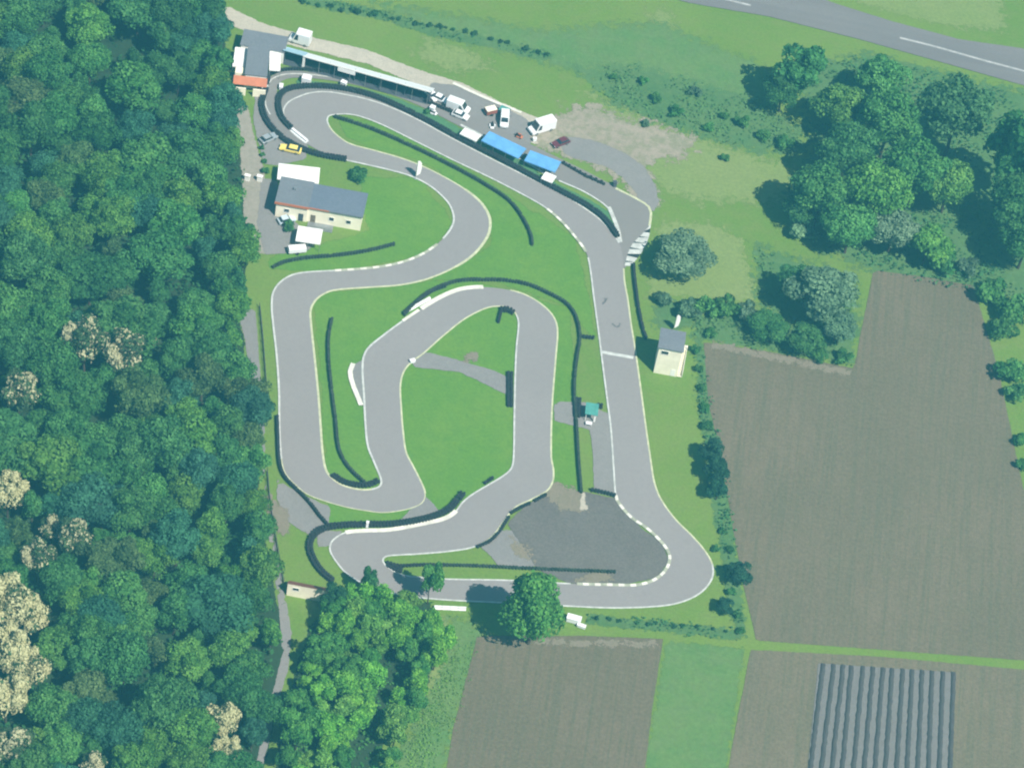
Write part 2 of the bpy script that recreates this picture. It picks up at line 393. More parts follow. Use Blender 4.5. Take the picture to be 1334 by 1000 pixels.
sheet('earth_patch', [(755,640),(762,640),(766,665),(756,665)], M['pale_gravel'], 1.5)
sheet('earth_patch', [(770,742),(800,750),(790,760),(750,758)], M['earth'], 2)
sheet('earth_patch', [(345,640),(372,660),(378,690),(366,700),(350,672)], M['earth'], 2.5)
sheet('grass_strip', [(386,104),(440,110),(480,118),(520,130),(560,146),(600,168),(660,198),(714,234),(770,262),(792,276),(802,300),(770,276),(700,238),(640,205),(580,174),(520,145),(470,128),(420,118),(388,120)], M['dark_grass'], .8)
# the main road
sheet('road', [(300,-150),(600,-72),(820,-16),(900,5),(1000,22),(1120,52),(1220,80),(1334,112),(1480,152),(1900,275),(1900,215),(1480,100),(1334,64),(1250,52),(1160,28),(1090,6),(1020,-20),(700,-110),(380,-200)], M['road_asphalt'], 1.2)
rd = ground_line([(930,-4),(978,8)]); 
road_mark = ribbon('road_line', ground_line([(1172,50),(1220,62),(1280,79),(1340,95),(1400,112)]), .65, M['road_line'], LAYER[0]+.012); tag(road_mark, kind='structure')
road_mark2 = ribbon('road_line', rd, .65, M['road_line'], LAYER[0]+.012); tag(road_mark2, kind='structure')

# ------------------------------------------------------------------ the kart track
A = [(369,146.5),(374.5,135),(388,127.2),(406,121.5),(426.3,120.4),(446.5,123.3),(471.3,128.3),(500.6,137.3),(540,154.5),(588,180.4),(643,209),(693.6,234.4),(732,253.6),(768,276.4),(787,292),(806.4,317),(811,335),(812.4,350.4),(813.5,367),(817.7,390.3),(821.9,421.8),(826,447),(830.5,477),(836.8,523.2),(841.6,559.2),(847.6,600),(852.4,628.8),(860.8,650.4),(880,676.9),(901.6,698.4),(918,717.5),(927.6,735),(927.5,753),(914,771),(890,783.6),(860,789.6),(800,792),(738.5,789.6),(660,785.5),(573,781),(520,775),(480,764),(452.5,748),(439,733),(430,717.5),(431,708),(437,701),(450,694),(475,691.7),(506.6,690.5),(533.6,686),(560.6,680.4),(578.6,676),(592,668),(603.3,654),(616.9,643.3),(636,632),(656.8,619.2),(666.4,609.6),(669,595),(670,540),(671.2,485),(672.8,451.5),(675.5,421.8),(672.8,411),(666,403),(653.8,399.7),(637.6,400.8),(621.4,407),(602.5,417.8),(575.5,439.4),(551.2,461),(535,473),(525.6,485.3),(521.5,502.8),(522.5,530),(524.8,560),(529,589.3),(538,607.3),(549.3,629.8),(553.8,643.3),(550.4,654.5),(538,661.3),(520,665.8),(497.6,668),(475,665.3),(452.5,661.3),(427.8,654.5),(400.8,644.4),(385,632),(371.5,616.3),(366.6,598.3),(364,560),(363.5,512),(360.4,464),(355.6,420.8),(353.9,399.2),(355.6,382.4),(364,369.2),(378.4,359.6),(397.6,355.3),(436,353),(464.8,351.2),(498.4,347.6),(527.2,341),(551.2,331),(567,320.5),(577,311.5),(587.6,297.6),(591.2,285.6),(586.4,268.8),(574.4,254.4),(557.6,241.2),(536,230.4),(512,223.2),(476,214.8),(440,206.5),(419.5,199),(399,187.5),(385,175),(374,160)]
B = [(426.3,155.3),(430.8,150.8),(455.6,149.7),(478,155.3),(505,166.6),(540,184),(588,208),(643.2,234.4),(693.6,260.8),(712.8,272.8),(732,289.6),(748.8,308.8),(761,325),(766,336),(769.4,354.6),(773.6,388.2),(779.9,434.4),(785,475),(791.2,523),(796,561.6),(799.6,614.4),(802,645.6),(805.6,655.2),(822.4,674.4),(841.6,687.6),(860.5,705.3),(872,723),(869,739.5),(854,754.5),(830,762),(800,762),(743,760.5),(659,756),(581,754.5),(546,752),(524.6,749),(506.5,740),(498.7,731),(502,725.4),(520,723.2),(542.6,722),(587.6,718),(618,712.3),(641,699),(656,679.5),(671,661.5),(692,651),(713,639),(720,627),(721,614),(718,595),(719,532.8),(722.8,480),(724,465),(726.2,430),(721.4,413.7),(707.9,398.9),(686.3,385.4),(664.6,378.6),(629.5,374.6),(599.8,377.3),(572.8,388),(545.8,404.3),(524,419),(500,436.7),(478.3,455.6),(472.4,473),(474.3,519),(476.5,560),(479.5,582.5),(488.5,605),(496.4,625.3),(495.3,633),(484,637.6),(466,637.6),(445.8,632),(432.3,623),(424.4,611.8),(420,587),(418,560),(414.4,512),(409.6,464),(405.3,423),(404.8,404),(412,390.8),(426.4,381.2),(443.2,377.6),(484,374.7),(522.4,371.6),(558,363.5),(593.6,348),(617,332),(634.4,309.6),(638.7,292.8),(635.6,278.4),(624.8,262.8),(605.6,247.2),(579.2,231.6),(550.4,217.2),(521.6,206.4),(488,196.8),(455,187.5),(437.5,175.5),(428.5,164.3)]
ZT = LAYER[0] + .02
# asphalt margin between the hairpin's painted edge and its tyre wall, and the pit lane
pitA = [(398,192),(372,178),(355,160),(347,140),(346,116),(352,101),(376,93),(420,97),(480,107),(560,127),(640,162),(700,193),(760,222),(800,243),(835,262),(848,272),(846,295),(830,325),(814,350)]
pitB = [(402,186),(385,172),(368,152),(361,138),(361,118),(366,107),(385,102),(440,107),(500,121),(545,138),(600,166),(660,197),(715,230),(760,250),(788,268),(798,285),(803,305),(807,330),(811,349)]
o = strip('pit_lane', pitA, pitB, M['pit_asphalt'], ZT - .008); tag(o, kind='structure')
o = strip('track_margin', [(402,188),(376,166),(362,140),(368,122),(388,114),(420,113),(460,119),(505,133),(560,158)], [(404,187),(385,174),(372,147),(378,135),(392,128),(420,122),(460,126),(505,139),(560,164)], M['pit_asphalt'], ZT - .004, 60); tag(o, kind='structure')
SA = spline(A, True, 5); SB = spline(B, True, 5)
GA = [at(p.x, p.y) for p in SA]; GB = [at(p.x, p.y) for p in SB]
tri = tessellate_polygon([GA, GB])
track = link_mesh('track', [v + Vector((0,0,ZT)) for v in GA + GB], [tuple(t) for t in tri], M['asphalt'])
bm = bmesh.new(); bm.from_mesh(track.data); bmesh.ops.recalc_face_normals(bm, faces=bm.faces)
if sum(f.normal.z for f in bm.faces) < 0: bmesh.ops.reverse_faces(bm, faces=bm.faces)
bm.to_mesh(track.data); bm.free()
tag(track, kind='structure')
def sub(curve, p, q):
    """stretch of a traced border between the points nearest to two photo pixels"""
    P = spline(curve, True, 3); i = min(range(len(P)), key=lambda k: (P[k]-Vector(p)).length); j = min(range(len(P)), key=lambda k: (P[k]-Vector(q)).length)
    seq = P[i:j+1] if i <= j else P[i:] + P[:j+1]
    return [at(s.x, s.y) for s in seq]
def line_runs(curve, runs, mat, w=.36):
    for p, q in runs: ribbon('edge_line', sub(curve, p, q), w, mat, ZT + .006, track)
line_runs(A, [((369,146.5),(806.4,317)),((430,717.5),(669,595)),((669,595),(672,411))], M['white_line'])
line_runs(A, [((812.4,350.4),(927.6,735)),((672,411),(521.5,502)),((521.5,502),(554,643))], M['cream_line'])
line_runs(A, [((927.6,735),(452,748)),((452,748),(430,717.5))], M['white_line'], .36)
line_runs(A, [((554,643),(366.6,598))], M['cream_line'], .22)
line_runs(A, [((366.6,598),(436,353)),((577,311.5),(440,206.5)),((399,187.5),(369,146.5))], M['white_line'], .42)
line_runs(B, [((428.5,164.3),(712.8,272.8)),((766,336),(802,645)),((743,760.5),(502,725)),((502,725),(620,712))], M['white_line'])
line_runs(B, [((620,712),(718,595)),((718,595),(726,430)),((726,430),(664,378.6))], M['cream_line'])
line_runs(B, [((524,419),(476.5,560)),((476.5,560),(484,637.6))], M['white_line'], .42)
line_runs(B, [((484,637.6),(424.4,611.8)),((424.4,611.8),(404.8,404)),((404.8,404),(593.6,348))], M['cream_line'], .45)
line_runs(B, [((593.6,348),(638.7,292.8)),((638.7,292.8),(605,247))], M['cream_line'], .6)
line_runs(B, [((605,247),(428.5,164.3))], M['cream_line'], .35)
def kerb(L, w, block, name='kerb', gap=True, h=.06, off=0.0):
    L = resample(L, block / 2)
    for mat, k0 in ((M['kerb_white'], 0),) + (((M['kerb_gap'], 1),) if gap else ()):
        mb = MB()
        for i in range(0, len(L) - 2, 2):
            i += k0 * 1
            if i + 1 >= len(L): break
            a, b = L[i], L[min(i+1, len(L)-1)]
            d = (b-a).normalized(); n = Vector((-d.y, d.x, 0))
            p = [a + n*(off-w/2), b + n*(off-w/2), b + n*(off+w/2), a + n*(off+w/2)]
            mb.hexa([v + Vector((0,0,ZT-.01)) for v in p], [v + Vector((0,0,ZT+h)) for v in p])
        mb.build(name, mat, track)
kerb(sub(A, (436,353), (577,311.5)), .6, 2.8)
kerb(sub(B, (802,645), (872,723)), .65, 2.6); kerb(sub(B, (872,723), (743,760.5)), .65, 2.4)
kerb(sub(B, (712,272), (766,336)), .6, 3.0)
for cv, p, q, w in ((B, (629,374.6), (545.8,404.3), 1.1), (A, (450,694), (594,667), 1.0), (B, (545.8,404.3), (524,419), .7)):
    L = sub(cv, p, q); L2 = resample(L, 1.0)
    ribbon('kerb', L2, w, M['kerb_white'], ZT + .05, track)
ribbon('finish_line', ground_line([(784,459),(825,466.5)], smooth=False), .85, M['white_line'], ZT + .008, track)
ribbon('pit_line', ground_line([(600,163),(640,184),(700,221),(716,231)]), .55, M['white_line'], ZT + .006, track)
ribbon('pit_line', ground_line([(728,236),(760,250),(786,266),(795,275)]), .4, M['white_line'], ZT + .006, track)
ribbon('pit_line', ground_line([(793,270),(799,284),(805,300),(808,316)]), .9, M['white_line'], ZT + .010, track)
ribbon('pit_line', ground_line([(802,246),(830,260),(845,270),(848,278),(846,295)]), .55, M['cream_line'], ZT + .006, track)
ribbon('pit_line', ground_line([(352,150),(346,138),(347,118),(354,104),(378,97),(430,101),(490,112)]), .3, M['white_line'], ZT + .006, track)
ribbon('pit_line', ground_line([(398,186),(384,176),(370,160),(360,146)]), .5, M['white_line'], ZT + .006, track)
# zebra at the pit exit: pale wedge crossed by dark bars
zl = ground_line([(845,296),(836,306),(824,318),(818,330),(813,349)]); zr = ground_line([(848,292),(845,310),(838,326),(826,342),(814,352)])
zl = resample(zl, .55); zr2 = []
for p in zl:
    zr2.append(min(zr, key=lambda q: (q - (p + Vector((1.6, .4, 0)))).length))
mbw, mbd = MB(), MB()
for i in range(len(zl)-1):
    tgt = mbd if i % 4 == 3 else mbw
    v = [zl[i], zl[i+1], zr2[i+1], zr2[i]]; tgt.add([q + Vector((0,0,ZT+.014)) for q in v], [(0,1,2,3)])
mbw.build('exit_zebra', M['white_line'], track); mbd.build('exit_bar', M['tyre'], track)
for pts in ([(784,397),(788,393),(791,388)], [(788,394),(786,388)], [(797,422),(803,427),(808,424),(807,420)]):
    rb = ribbon('skid_mark', resample(ground_line(pts), .4), .5, M['skid'], ZT + .005, track)
    e = rb.data.attributes.new('edge', 'FLOAT', 'POINT'); e.data.foreach_set('value', [.55]*len(rb.data.vertices))
# cream concrete crescent beside the infield straight
L = resample(ground_line([(460,474),(456,484),(459,500),(465,515),(471,530)]), .8)
ks = ribbon('concrete_kerb', L, 1.0, M['kerb_white'], ZT + .08); tag(ks, kind='structure')
L = resample(ground_line([(590,109),(620,123),(650,136),(680,148)]), .8)
ks = ribbon('concrete_kerb', L, .8, M['kerb_white'], ZT + .08); tag(ks, kind='structure')

# ------------------------------------------------------------------ tyre barriers
def tyre_stack(mb, p, r, n, th, rnd):
    for k in range(n):
        z0 = p.z + k*th; dx, dy = rnd.uniform(-.04,.04), rnd.uniform(-.04,.04); c = 8; b = len(mb.v)
        for rr, z in ((r*.86, z0+.01), (r, z0+th*.5), (r*.86, z0+th-.01)):
            for i in range(c):
                w = 2*math.pi*i/c; mb.v.append((p.x+dx+rr*math.cos(w), p.y+dy+rr*math.sin(w), z))
        for s in (0, 1):
            for i in range(c):
                j = (i+1) % c; mb.f.append((b+s*c+i, b+s*c+j, b+(s+1)*c+j, b+(s+1)*c+i))
        if k == n-1:
            t = len(mb.v)
            for i in range(c):
                w = 2*math.pi*i/c; mb.v.append((p.x+dx+r*.45*math.cos(w), p.y+dy+r*.45*math.sin(w), z0+th-.02))
            mb.v.append((p.x+dx, p.y+dy, z0+th-.3))
            for i in range(c):
                j = (i+1) % c; mb.f.append((b+2*c+i, b+2*c+j, t+j, t+i)); mb.f.append((t+i, t+j, t+c))
def barrier(pts, label, rows=1, high=3, mat='tyre', closed=False, spacing=.66, r=.34):
    rnd = random.Random(len(label)*7+int(pts[0][0]))
    L = resample(ground_line(pts, closed), spacing, closed); mb = MB()
    o0 = L[len(L)//2].copy()
    for i, p in enumerate(L):
        a = L[max(i-1,0)]; b = L[min(i+1,len(L)-1)]; d = (b-a).normalized() if (b-a).length else Vector((1,0,0)); n = Vector((-d.y,d.x,0))
        for k in range(rows):
            q = p + n*((k-(rows-1)/2)*.68) - o0; q.z = ZT*.5
            tyre_stack(mb, q, r, high - (1 if rnd.random() < .07 else 0), .23, rnd)
    o = link_mesh('tyre_barrier', mb.v, mb.f, M[mat]); o.location = o0
    return tag(o, label, 'tyre barrier', 'tyre barriers round the kart track')
barrier([(346,118),(341,135),(343,150),(352,166),(366,180),(385,192),(405,200),(425,205),(450,209)], 'double row of tyres round the far left of the pit entry lane beside yellow car', 2, 4)
barrier([(378,168),(368,157),(363,144),(363,130),(370,120),(388,115),(412,114),(440,116),(466,121),(492,129),(520,141),(560,161),(600,183),(650,208),(700,235),(740,256),(770,273),(788,288),(804,309)], 'long tyre wall between the main straight and the pit lane grass strip', 2, 4)
barrier([(349,110),(351,99),(360,95),(380,92),(410,93),(440,98),(470,104),(497,113)], 'tyre row along the pit lane in front of the white roofed garages', 1, 4)
barrier([(554,134),(575,142),(598,152)], 'short dark tyre row in front of the parked white vans', 1, 4)
barrier([(437,154),(480,168),(540,194),(600,224),(640,247),(665,265),(682,288),(692,310),(693,322)], 'long tyre row inside the main hairpin ending in a hook by the straight', 1, 4, 'tyre_green')
barrier([(356,349),(370,343),(395,338),(440,334),(480,328),(516,319)], 'tyre row on the grass below the clubhouse and white trailer', 1, 4, 'tyre_green')
barrier([(527,411),(540,398),(556,384),(575,374),(600,367),(630,366),(660,367),(690,373),(715,384),(735,395),(747,408),(754,428),(755,445),(751,470),(748,500),(748,520),(751,560),(754,610),(757,642)], 'longest tyre row bending over the infield loop and down past the teal hut', 1, 4, 'tyre_green')
barrier([(527,409),(545,393),(560,382),(580,374)], 'thick black tyre row behind the white kerb of the infield bend', 1, 4)
barrier([(756,440),(774,442)], 'stub of tyres branching right off the infield tyre row', 1, 4)
barrier([(432,418),(428,440),(428,470),(432,510),(437,550),(441,585),(450,605),(463,620),(476,631)], 'tyre row down the narrow grass island between the two left straights', 1, 4, 'tyre_green')
barrier([(434,620),(446,628),(462,632.5),(480,632.5),(492,627)], 'crescent of tyres lining the bottom of the narrow grass island', 2, 3)
barrier([(361,545),(362,575),(364,605),(370,622),(384,637),(402,655),(415,672),(427,686)], 'tyre row along the outer lower left corner beside the forest lane', 1, 4)
barrier([(432,757),(418,745),(408,730),(403,715),(406,702),(416,692),(432,687)], 'thick curved tyre wall behind the lower left hairpin above the cream hut', 2, 4)
barrier([(432,687),(455,685),(478,684.5),(510,684),(545,679),(570,672),(588,662),(596,652)], 'double tyre wall behind the white kerb of the lower left straight', 2, 4)
barrier([(598,650),(603,643)], 'small clump of tyres at the end of the lower white kerb', 2, 4)
barrier([(632,630),(643,623)], 'two tyre stacks on the infield grass beside the lower kink', 1, 3)
barrier([(653,405),(662,405),(671,410)], 'short tyre arc inside the tight infield apex', 2, 4)
barrier([(652,409),(649,421)], 'tyre leg pointing down from the infield apex arc', 1, 4)
barrier([(664,487),(664,530)], 'straight tyre block at the end of the infield service track', 2, 3)
barrier([(771,640),(786,643),(801,647)], 'tyre row closing the grey strip above the dark apron', 1, 4)
barrier([(578,737),(620,738),(660,740),(700,742),(750,744),(801,746)], 'straight tyre row along the lower straight behind the round tree', 1, 3, 'tyre_green')
barrier([(505,734),(520,738),(545,737),(578,737)], 'tyres in the tip of the lower grass tongue', 1, 3)
barrier([(507,737),(518,743),(526,745)], 'dark tyre wedge at the point of the lower hairpin', 2, 3)
barrier([(622,713),(638,706),(650,694),(658,682),(663,674)], 'tyre row hugging the lower kink beside the gravel patch', 1, 3)
barrier([(666,669),(680,661),(692,656)], 'middle tyre clump along the lower kink above the dark apron', 1, 3)
barrier([(697,653),(712,645)], 'upper tyre clump along the lower kink near the infield straight', 1, 3)
barrier([(825,347),(827,370),(831,400),(836,425),(841,442)], 'tyre row right of the finish straight leading to the cream tower', 1, 4)
barrier([(779,530),(787,531)], 'short dark tyre stub between the teal hut and finish straight', 2, 3)
barrier([(753,522),(752,533),(752,545)], 'block of tyres on the left side of the teal hut', 2, 4)

# tyre stacks in an open row along the pit exit
for i, (x, y) in enumerate([(734,214),(741,218),(748,222),(755,226),(762,230),(769,233),(776,236),(783,239)]):
    p = at(x, y); mb = MB(); tyre_stack(mb, Vector((0,0,ZT*.5)), .42, 3, .24, random.Random(i)); tyre_stack(mb, Vector((.6,-.3,ZT*.5)), .40, 2, .24, random.Random(i+9))
    o = link_mesh('tyre_stack', mb.v, mb.f, M['tyre']); o.location = p
    tag(o, ['first tyre stack from the blue awning along the pit exit lane','second tyre stack from the blue awning along the pit exit lane','third tyre stack from the blue awning along the pit exit lane','fourth tyre stack from the blue awning along the pit exit lane','fifth tyre stack from the blue awning along the pit exit lane','sixth tyre stack from the blue awning along the pit exit lane','seventh tyre stack from the blue awning along the pit exit lane','tyre stack farthest from the blue awning along the pit exit lane'][i], 'tyre stack', 'tyre stacks along the pit exit')

# white plastic barriers
def block_row(p, q, label, w=.5, h=.8, cat='barrier', mat='white_plastic', n=3, name='plastic_barrier'):
    a, b = at(*p), at(*q); d = b - a; yaw = math.atan2(d.y, d.x); L = d.length
    t = empty(name, a, yaw, label, cat)
    for i in range(n):
        mb = MB(); x0 = L*i/n+.03; x1 = L*(i+1)/n-.03
        mb.extr([(0,0),(0,0)], 0, 0) if False else None
        pr = [(-w/2,ZT*.4),(w/2,ZT*.4),(w/2,.25),(w*.28,.4),(w*.25,h),(-w*.25,h),(-w*.28,.4),(-w/2,.25)]
        k = len(mb.v)
        for x in (x0, x1):
            for y, z in pr: mb.v.append((x, y, z))
        m_ = len(pr)
        for j in range(m_):
            jj = (j+1) % m_; mb.f.append((k+j, k+jj, k+m_+jj, k+m_+j))
        mb.f.append(tuple(range(m_))[::-1]); mb.f.append(tuple(range(m_, 2*m_)))
        mb.build('segment', M[mat], t)
    return t
block_row((380,170), (400,186), 'white barrier wedge where the pit entry leaves the hairpin', 1.1, .8)
block_row((565,792), (607,794), 'long white barrier beside the lower straight near the tree shadow', .7, .8, n=4)
block_row((530,406), (560,389), 'white barrier run on the outside of the infield bend', .7, .6, n=4)

# ------------------------------------------------------------------ buildings
def frame_px(fl, fr, bl, h):
    O = at(fl[0], fl[1], h); X = at(fr[0], fr[1], h) - O; yaw = math.atan2(X.y, X.x)
    uy = Vector((-math.sin(yaw), math.cos(yaw), 0)); D = (at(bl[0], bl[1], h) - O).dot(uy)
    return Vector((O.x, O.y, 0)), yaw, X.length, abs(D)
def window(parent, x, z, w, h, y=0.0, side=False):
    mb = MB(); mb.box(x-w/2, x+w/2, y-.03, y+.05, z-h/2, z+h/2); f = mb.build('window', M['glass'], parent)
    mb = MB(); t = .09
    mb.box(x-w/2-t, x+w/2+t, y-.07, y+.04, z+h/2, z+h/2+t); mb.box(x-w/2-t, x+w/2+t, y-.1, y+.04, z-h/2-t, z-h/2)
    mb.box(x-w/2-t, x-w/2, y-.07, y+.04, z-h/2, z+h/2); mb.box(x+w/2, x+w/2+t, y-.07, y+.04, z-h/2, z+h/2)
    mb.build('frame', M['white_wall'], f)
    return f
def door(parent, x, w, h, y=0.0, mat='wood'):
    mb = MB(); mb.box(x-w/2, x+w/2, y-.05, y+.05, .05, h); d = mb.build('door', M[mat], parent)
    mb = MB(); mb.cyl((x+w*.36, y-.05, 1.0), (x+w*.36, y-.12, 1.0), .04); mb.build('handle', M['metal'], d)

# clubhouse
loc, yaw, Lc, Dc = frame_px((360,264), (471,284), (352,231), 4.2)
h1, h2, xs = 4.5, 4.4, 7.0
club = empty('clubhouse', loc, yaw, 'long cream clubhouse with grey flat roof and orange fascia beside the forest lane', 'clubhouse')
mb = MB(); mb.box(0, xs, 0, Dc, 0, h1); mb.box(xs, Lc, .25, Dc-.4, 0, h2); mb.build('wall', M['cream_wall'], club)
mb = MB(); mb.hexa([(-.3,-.3,h1+.003),(xs+.1,-.3,h1+.003),(xs+.1,Dc+.3,h1+.003),(-.3,Dc+.3,h1+.003)], [(-.3,-.3,h1+.25),(xs+.1,-.3,h1+.25),(xs+.1,Dc+.3,h1+.35),(-.3,Dc+.3,h1+.35)])
mb.build('roof', M['roof_grey'], club)
mb = MB(); mb.hexa([(xs+.1,-.05,h2+.003),(Lc+.3,-.05,h2+.003),(Lc+.3,Dc,h2+.003),(xs+.1,Dc,h2+.003)], [(xs+.1,-.05,h2+.2),(Lc+.3,-.05,h2+.2),(Lc+.3,Dc,h2+.3),(xs+.1,Dc,h2+.3)])
mb.build('roof', M['roof_blue'], club)
mb = MB(); mb.box(-.32, xs+.12, -.42, -.3, h1-.35, h1+.28); mb.build('fascia', M['orange'], club)
mb = MB(); mb.box(xs+.12, Lc*.62, -.14, -.05, h2-.15, h2+.2); mb.build('fascia', M['orange'], club)
mb = MB(); mb.box(Lc*.62, Lc+.32, -.14, -.05, h2-.12, h2+.21); mb.build('fascia', M['roof_grey'], club)
for x in (Lc*.655, Lc*.855): window(club, x, 2.0, 1.0, 1.0, .25)
window(club, 2.4, 2.4, 1.1, 1.0, 0); door(club, Lc*.44, 1.1, 2.2, .25); door(club, 5.6, 1.1, 2.2, 0, 'dark_wall')
mb = MB()
for i in range(8): mb.box(xs+.4+i*.75, xs+.46+i*.75, -1.9, -1.84, 0, 1.0)
mb.box(xs+.35, xs+5.8, -1.92, -1.83, 1.0, 1.07); mb.box(xs+.35, xs+5.8, -1.9, -1.85, .5, .55); mb.build('porch_railing', M['metal'], club)
mb = MB(); mb.box(xs+.3, xs+5.9, -1.95, .25, 0, .12); mb.build('porch', M['metal'], club)
mb = MB(); mb.box(Lc*.3, Lc*.3+.6, Dc*.6, Dc*.6+.6, h2, h2+.95) if False else mb.box(3, 3.6, Dc*.55, Dc*.55+.6, h1+.2, h1+.8); mb.build('roof_vent', M['metal'], club)

# canopies
def canopy(name, fl, fr, bl, h, mat, label, cat, group=None, sag=.25, posts=True, edge=.25, gable=0.0):
    loc, yaw, W, D = frame_px(fl, fr, bl, h)
    t = empty(name, loc, yaw, label, cat, group)
    nx, ny = max(4, int(W/1.5)), 6; top = []; rnd = random.Random(int(fl[0]))
    for j in range(ny+1):
        for i in range(nx+1):
            u, v = i/nx, j/ny
            z = h + gable*(1-abs(2*v-1)) - sag*math.sin(math.pi*u*max(1, round(W/3)))**2*math.sin(math.pi*v)*.6 + rnd.uniform(-.04,.04)
            top.append((W*u, D*v, z))
    fs = [(j*(nx+1)+i, j*(nx+1)+i+1, (j+1)*(nx+1)+i+1, (j+1)*(nx+1)+i) for j in range(ny) for i in range(nx)]
    link_mesh('canopy_roof', top, fs, M[mat], t, True)
    mb = MB(); mb.box(-.02, W+.02, -.04, -.01, h-edge, h-.02); mb.box(-.02, W+.02, D+.01, D+.04, h-edge, h-.02); mb.box(-.04, -.01, 0, D, h-edge, h-.02); mb.box(W+.01, W+.04, 0, D, h-edge, h-.02)
    mb.build('valance', M[mat], t)
    if posts:
        k = max(1, round(W/3.2))
        for i in range(k+1):
            for y in (.06, D-.06):
                mb = MB(); mb.cyl((min(max(W*i/k,.06),W-.06), y, 0), (min(max(W*i/k,.06),W-.06), y, h-.06), .05); mb.build('post', M['metal'], t)
    return t
canopy('marquee', (361,233), (415,239), (357,212), 2.6, 'white_canvas', 'white marquee pitched against the back of the clubhouse', 'marquee', gable=.3)
canopy('canopy', (385,313), (417,318), (389,294), 2.6, 'white_canvas', 'white square canopy in front of the clubhouse porch', 'canopy', gable=.2)
canopy('awning', (627,183), (675,206), (634,169), 2.5, 'tarp_blue', 'left half of the blue paddock awning, nearer the pit garages', 'awning', 'blue awnings over the paddock')
canopy('awning', (683,209), (723,224), (689,195), 2.5, 'tarp_blue', 'right half of the blue paddock awning, nearer the white tent', 'awning', 'blue awnings over the paddock')
canopy('tent', (599,174), (620,184), (600,164), 1.9, 'white_canvas', 'white rectangular tent beside the pit wall left of blue awnings', 'tent', gable=.1)
canopy('tent', (705,232), (719,238), (714,225), 1.9, 'white_canvas', 'small white tent at the right end of the blue awnings', 'tent', gable=.1)

# start tower
loc, yaw, Wt, Dt = frame_px((858,453), (890,459), (853,427), 7.9)
tw = empty('control_tower', loc, yaw, 'small cream two storey control tower with grey roof beside the finish line', 'tower')
H = 7.9
mb = MB(); mb.box(.15, Wt-.15, .2, Dt-.1, 0, H); mb.build('wall', M['cream_wall'], tw)
mb = MB(); mb.hexa([(-.15,-.1,H+.003),(Wt+.1,-.1,H+.003),(Wt+.1,Dt+.15,H+.003),(-.15,Dt+.15,H+.003)], [(-.15,-.1,H+.18),(Wt+.1,-.1,H+.18),(Wt+.1,Dt+.15,H+.34),(-.15,Dt+.15,H+.34)]); mb.build('roof', M['roof_grey'], tw)
window(tw, 1.55, H-1.3, 1.5, 1.0, .2)
mb = MB(); mb.box(.10, .17, .8, Dt-.8, H-2.0, H-.7); mb.build('window', M['glass'], tw)
door(tw, Wt-1.1, .95, 2.0, .2, 'white_wall')
mb = MB(); ns = 15
for i in range(ns):
    mb.box(Wt-.1, Wt+.95, .3+i*.27, .3+i*.27+.3, i*.27+.1, i*.27+.2)
mb.box(Wt-.1, Wt+.98, .3+ns*.27, .3+ns*.27+1.4, ns*.27+.1, ns*.27+.22)
st = mb.build('staircase', M['cream_wall'], tw)
mb = MB(); mb.hexa([(Wt+.95,.3,0),(Wt+1.02,.3,0),(Wt+1.02,5,0),(Wt+.95,5,0)], [(Wt+.95,.3,1.1),(Wt+1.02,.3,1.1),(Wt+1.02,5,5.2),(Wt+.95,5,5.2)]); mb.build('balustrade', M['white_wall'], st)

# pit garages : open fronted, mono-pitch white roof falling to the back
O = at(370,66,4.0); X = at(560,119.5,4.0) - O; yaw = math.atan2(X.y, X.x); Lp = X.length
pit = empty('pit_garages', (O.x, O.y, 0), yaw, 'long open fronted pit garage with white roof along the gravel road', 'garage')
Dp, hf, hb = 3.5, 4.2, 1.75
x1 = Lp*.14
def slope_slab(mb, xa, xb, ya, yb, za, zb, th): mb.hexa([(xa,ya,za),(xb,ya,za),(xb,yb,zb),(xa,yb,zb)], [(xa,ya,za+th),(xb,ya,za+th),(xb,yb,zb+th),(xa,yb,zb+th)])
mb = MB(); slope_slab(mb, -.2, x1, -.3, Dp+.3, hf+.05, hb+.05, .12); mb.build('roof', M['light_blue'], pit)
mb = MB(); slope_slab(mb, x1+.02, Lp+.3, -.3, Dp+.3, hf, hb, .12); mb.build('roof', M['roof_white'], pit)
mb = MB(); mb.box(x1-.2, Lp+.3, -.42, -.3, hf-.12, hf+.16); mb.build('fascia', M['white_wall'], pit)
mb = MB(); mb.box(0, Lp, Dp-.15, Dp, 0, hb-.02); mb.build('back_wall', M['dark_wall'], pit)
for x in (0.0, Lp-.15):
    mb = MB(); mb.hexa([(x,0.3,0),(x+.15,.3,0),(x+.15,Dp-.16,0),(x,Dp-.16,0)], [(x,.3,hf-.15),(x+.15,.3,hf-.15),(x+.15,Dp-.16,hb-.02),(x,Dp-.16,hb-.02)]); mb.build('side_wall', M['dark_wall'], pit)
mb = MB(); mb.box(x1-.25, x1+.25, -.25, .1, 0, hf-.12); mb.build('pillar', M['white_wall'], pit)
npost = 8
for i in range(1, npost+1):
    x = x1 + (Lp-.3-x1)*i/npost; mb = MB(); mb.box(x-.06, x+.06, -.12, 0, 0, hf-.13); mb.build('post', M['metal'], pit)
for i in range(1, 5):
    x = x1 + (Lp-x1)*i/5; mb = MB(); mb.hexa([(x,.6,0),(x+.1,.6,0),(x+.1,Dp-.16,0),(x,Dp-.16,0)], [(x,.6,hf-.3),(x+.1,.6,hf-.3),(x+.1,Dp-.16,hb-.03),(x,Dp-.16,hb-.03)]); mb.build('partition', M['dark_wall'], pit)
mb = MB(); mb.box(Lp*.375, Lp*.495, -.50, -.43, hf-1.25, hf-.2); mb.build('banner', M['white_canvas'], pit)
